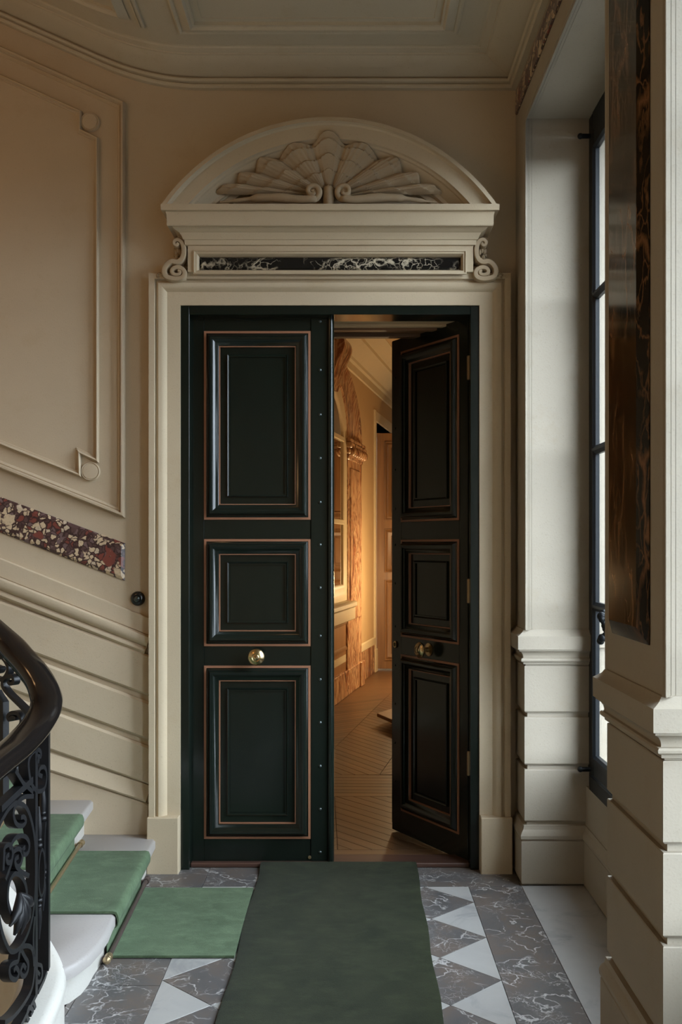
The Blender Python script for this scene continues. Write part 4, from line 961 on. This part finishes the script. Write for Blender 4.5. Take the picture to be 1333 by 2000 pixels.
board([(DX0+0.03, 0.14), (DX1-0.03, 0.14), (DX1-0.03, 0.215), (DX0+0.03, 0.215)]); board([(DX0+0.03, 0.215), (DX1-0.03, 0.215), (DX1-0.03, 0.29), (DX0+0.03, 0.29)])
def chevron(x_seam, colw, pitch, ang, y0, y1, x0, x1, rot, origin, first=1):
    """boards laid in chevrons: seams run along y, pitch is measured along a seam"""
    Mr = Matrix.Rotation(rot, 2); o = Vector(origin); tn_ = math.tan(ang)
    ncol = int((x1-x0)/colw)+3
    for ci in range(-ncol, ncol+1):
        a = x_seam+ci*colw; b = a+colw
        if b < x0-0.3 or a > x1+0.3: continue
        sg = first if ci % 2 == 0 else -first; rise = -sg*colw*tn_
        k0 = int((y0-o.y-2)/pitch)
        for k in range(k0, int((y1-o.y+2)/pitch)+1):
            ya = k*pitch if sg > 0 else k*pitch-colw*tn_*1.0
            p = [(a, ya), (b, ya+rise), (b, ya+rise+pitch), (a, ya+pitch)]
            p = [tuple(Mr @ Vector(q)+o) for q in p]
            p = clip_rect(p, x0, x1, y0, y1)
            if p: yield p
near = list(chevron(-0.05, 0.52, 0.127, math.radians(51), 0.29, 1.38, -0.26, 0.98, 0.03, (0, 0)))
for p in near: board(p)
for i in range(7):
    y = 1.38+0.083*i; sk = -0.03
    board([(-0.3, y+0.02), (1.0, y+sk), (1.0, y+sk+0.083), (-0.3, y+0.103)] if i else [(-0.3, y), (1.0, y), (1.0, y+sk+0.083), (-0.3, y+0.103)])
far_b = list(chevron(0.0, 0.49, 0.118, math.radians(48), 1.97, 7.9, -0.6, 1.2, -math.radians(11), (-0.05, 3.2)))
vis = [p for p in far_b if (lambda c: -0.35+0.0*c.y < c.x < 0.65+0.06*c.y and c.y < 5.2)(sum((Vector(q) for q in p), Vector((0, 0)))/len(p))]
for p in vis: board(p)
m = MB()
for p in far_b:
    if p in vis: continue
    ar = sum(p[i-1][0]*p[i][1]-p[i][0]*p[i-1][1] for i in range(len(p))); m.prism(inset(p if ar > 0 else p[::-1], 0.0012), -0.010, 0.0)
m.build('far_boards', 'parquet', pf, kind='stuff')

# arched marble surround with a mirror
u0, u1 = on_hall(680, 1100, 0.05)[0], on_hall(707, 1100, 0.05)[0]; PWH = u1-u0
aw = 1.9                                       # clear width of the arch, most of it behind the closed leaf
ma = thing('marble_arch', 'veined red-brown marble arch round a tall mirror, seen through the open door', 'arch', hw(u0, 0.0, 0.02))
zpl = on_hall(706, 1290, 0.05)[1]; zcap0, zcap1 = on_hall(708, 906, 0.05)[1], on_hall(708, 874, 0.05)[1]; ztop = on_hall(676, 686, 0.08)[1]
hbox(u0-aw-PWH, u1-0.10, 0.0, 0.06, 0.0, zpl-0.01, 0.006).build('marble_plinth', 'hall_marble', ma)
hbox(u1-0.18, u1+0.02, 0.0, 0.085, 0.0, zpl, 0.008).build('pilaster_base', 'hall_marble', ma)
for a in (u0, u0-aw-PWH):
    hbox(a, a+PWH, 0.0, 0.05, zpl-0.03, zcap0, 0.010).build('pilaster', 'hall_marble', ma)
    hbox(a+0.10, a+PWH-0.12, 0.04, 0.062, zpl+0.5, zcap0-0.1, 0.010).build('pilaster_panel', 'hall_marble', ma)
    m = MB()
    for z_a, z_b, e in ((zcap0-0.02, zcap0+0.04, 0.012), (zcap0+0.04, zcap0+0.10, 0.03), (zcap0+0.10, zcap0+0.16, 0.05), (zcap0+0.16, zcap1+0.02, 0.04)):
        b_ = hbox(a-e, a+PWH+e, 0.0, 0.05+e, z_a, z_b, 0.012); m.add(b_.v, b_.f)
    for k in range(7): m.sphere(hw(a+PWH*(k+0.5)/7, zcap0+0.07, 0.08), 0.05, 1, 1, 1.2, 8, 6)
    m.build('capital', 'hall_marble', ma, 40)
uc = u0-aw/2; ri_ = aw/2; zar = zcap1+0.02; HI, HO = 0.60, 0.84; hscale = HI/ri_
rows = []
for i in range(33):
    a = PI*i/32; row = []
    for f, h in ((0.0, 0.0), (0.0, 0.03), (0.10, 0.05), (0.18, 0.035), (0.70, 0.05), (0.9, 0.075), (1.0, 0.06), (1.0, 0.0)):
        row.append(hw(uc+(ri_+PWH*0.95*f)*math.cos(a), zar+(HI+(HO-HI)*f)*math.sin(a), h))
    rows.append(row)
m = MB(); m.grid(rows); m.build('arch_ring', 'hall_marble', ma, 40)
kp = smooth_path([(0.05, zar+HI-0.22), (0.09, zar+HI-0.10), (0.13, zar+HI+0.02), (0.18, zar+HI+0.12), (0.19, zar+HO-0.06), (0.15, zar+HO-0.01), (0.10, zar+HO-0.05), (0.12, zar+HO-0.10), (0.15, zar+HO-0.09)], 5)
m = MB(); rows = []
for i, p in enumerate(kp):
    t = (kp[min(i+1, len(kp)-1)]-kp[max(i-1, 0)]).normalized(); nn = Vector((-t.y, t.x))*0.05; w_ = 0.20-0.03*i/len(kp)
    rows.append([hw(uc+w_*a_, p.y+nn.y*b_, p.x+nn.x*b_) for a_, b_ in ((-1, -1), (-1, 1), (-0.4, 1.3), (0.4, 1.3), (1, 1), (1, -1))])
m.grid(rows, False, True); m.add(rows[0], [tuple(range(6))]); m.add(rows[-1], [tuple(range(6))]); m.build('keystone_scroll', 'hall_marble', ma, 40)
b_ = hbox(uc-0.22, uc+0.22, 0.0, 0.09, zar+HI-0.16, zar+HO-0.04, 0.02); b_.build('keystone_block', 'hall_marble', ma)
ush, zsh1 = on_hall(697, 1173, 0.16); zsh0 = on_hall(697, 1190, 0.16)[1]
mir = MB(); pts = [hw(u0-aw, zsh1, 0.02), hw(u0, zsh1, 0.02)]+[hw(uc+ri_*math.cos(PI*i/24), zar+ri_*math.sin(PI*i/24)*hscale, 0.02) for i in range(25)]
mir.add(pts, [tuple(range(len(pts)))]); mi = mir.build('mirror_glass', 'mirror', ma, label='mirror glass')
m = MB(); P = [(u0-aw, zsh1), (u0, zsh1), (u0, zar)]+[(uc+ri_*math.cos(PI*i/24), zar+ri_*math.sin(PI*i/24)*hscale) for i in range(1, 24)]+[(u0-aw, zar)]
sweep(P, [(0.0, 0.02), (0.0, 0.040), (0.05, 0.046), (0.08, 0.038), (0.13, 0.042), (0.16, 0.034), (0.17, 0.02)], lambda a, b, h: hw(a, b, h), closed=True).build('mirror_frame', 'hall_cream', ma, 40, label='cream painted mirror frame')
for py in (1021, 864):
    z_ = on_hall(676, py)[1]; hbox(u0-aw+0.05, u0, 0.02, 0.04, z_-0.025, z_+0.025, 0.006).build('mirror_bar', 'hall_cream', ma)
hbox(u0-aw, ush-0.01, 0.02, 0.15, zsh0-0.10, zsh1-0.06, 0.010).build('shelf', 'hall_cream', ma, label='pale stone shelf'); hbox(u0-aw, ush, 0.02, 0.17, zsh1-0.06, zsh1, 0.012).build('shelf_top', 'hall_cream', ma, label='pale stone shelf top')
uw = on_hall(697, 1250, 0.03)[0]
hbox(u0-aw, uw, 0.0, 0.03, zpl-0.03, zsh0-0.05, 0.004).build('reflected_door_panel', 'oak_door', ma, label='oak panel below the shelf in place of a mirror reflecting the oak door')  # solid oak built in place of the far door's reflection in a lower mirror
ul = on_hall(656, 1250, 0.03)[0]
sweep([(ul-1.0, zpl+0.20), (uw-0.03, zpl+0.20), (uw-0.03, zsh0-0.12), (ul-1.0, zsh0-0.12)], [(0.0, 0.029), (0.0, 0.038), (0.02, 0.042), (0.04, 0.034), (0.05, 0.029)], lambda a, b, h: hw(a, b, h), closed=True).build('panel_moulding', 'oak_door', ma, 40)

# oak door standing open at the end of the hall
yD = hw(uE, 0)[1]+0.10; dD = CD+yD
def XD(px): return (px-VX)*dD/F
def ZD(py): return CH+(VY-py)*dD/F
d3 = thing('door_3', 'oak panelled door standing at the far end of the hall', None, (XD(738)+0.4, yD, 0), kind='structure')
x0, x1 = XD(736), XD(736)+0.82; z0, z1 = 0.02, ZD(846)
MB().box(x0, x1, yD, yD+0.05, z0, z1, 0.003).build('leaf', 'oak_door', d3)
for a, b_ in ((ZD(1016), ZD(862)), (ZD(1118), ZD(1033)), (ZD(1290), ZD(1132))):
    rc = [(x0+0.10, a), (x1-0.10, a), (x1-0.10, b_), (x0+0.10, b_)]
    pn = sweep(rc, [(0.0, 0.0), (0.0, 0.012), (0.012, 0.016), (0.02, 0.008), (0.045, 0.020), (0.06, 0.014), (0.085, 0.006), (0.09, 0.02), (0.11, 0.022), (0.115, 0.0)], lambda u, v, h: (u, yD-h, v), closed=True).build('panel_moulding', 'oak_door', d3, 35)
# pale low table
lt = thing('low_table', 'corner of a pale low wooden table showing past the edge of the open leaf', 'table', (0.9, 3.62, 0))
tz = 0.10
def fz(px, py): d = (CH-tz)*F/(py-VY); return ((px-VX)*d/F, d-CD)
A = Vector(fz(737, 1393)); B = Vector(fz(766, 1383.5)); Cc = Vector(fz(766, 1405.5)); e1 = (B-A).normalized()*1.1; e2 = (Cc-A).normalized()*0.9
poly = [tuple(A), tuple(A+e2), tuple(A+e1+e2), tuple(A+e1)]
lt.location = (*(A+e1/2+e2/2), 0)
MB().prism(poly, tz-0.03, tz, 0.004).build('tabletop', 'pale_wood', lt)
for f, g in ((0.35, 0.35), (0.85, 0.35), (0.35, 0.85), (0.85, 0.85)):
    p = A+e1*f+e2*g; MB().box(p.x-0.025, p.x+0.025, p.y-0.025, p.y+0.025, 0.0, tz-0.03, 0.003).build('leg', 'pale_wood', lt)
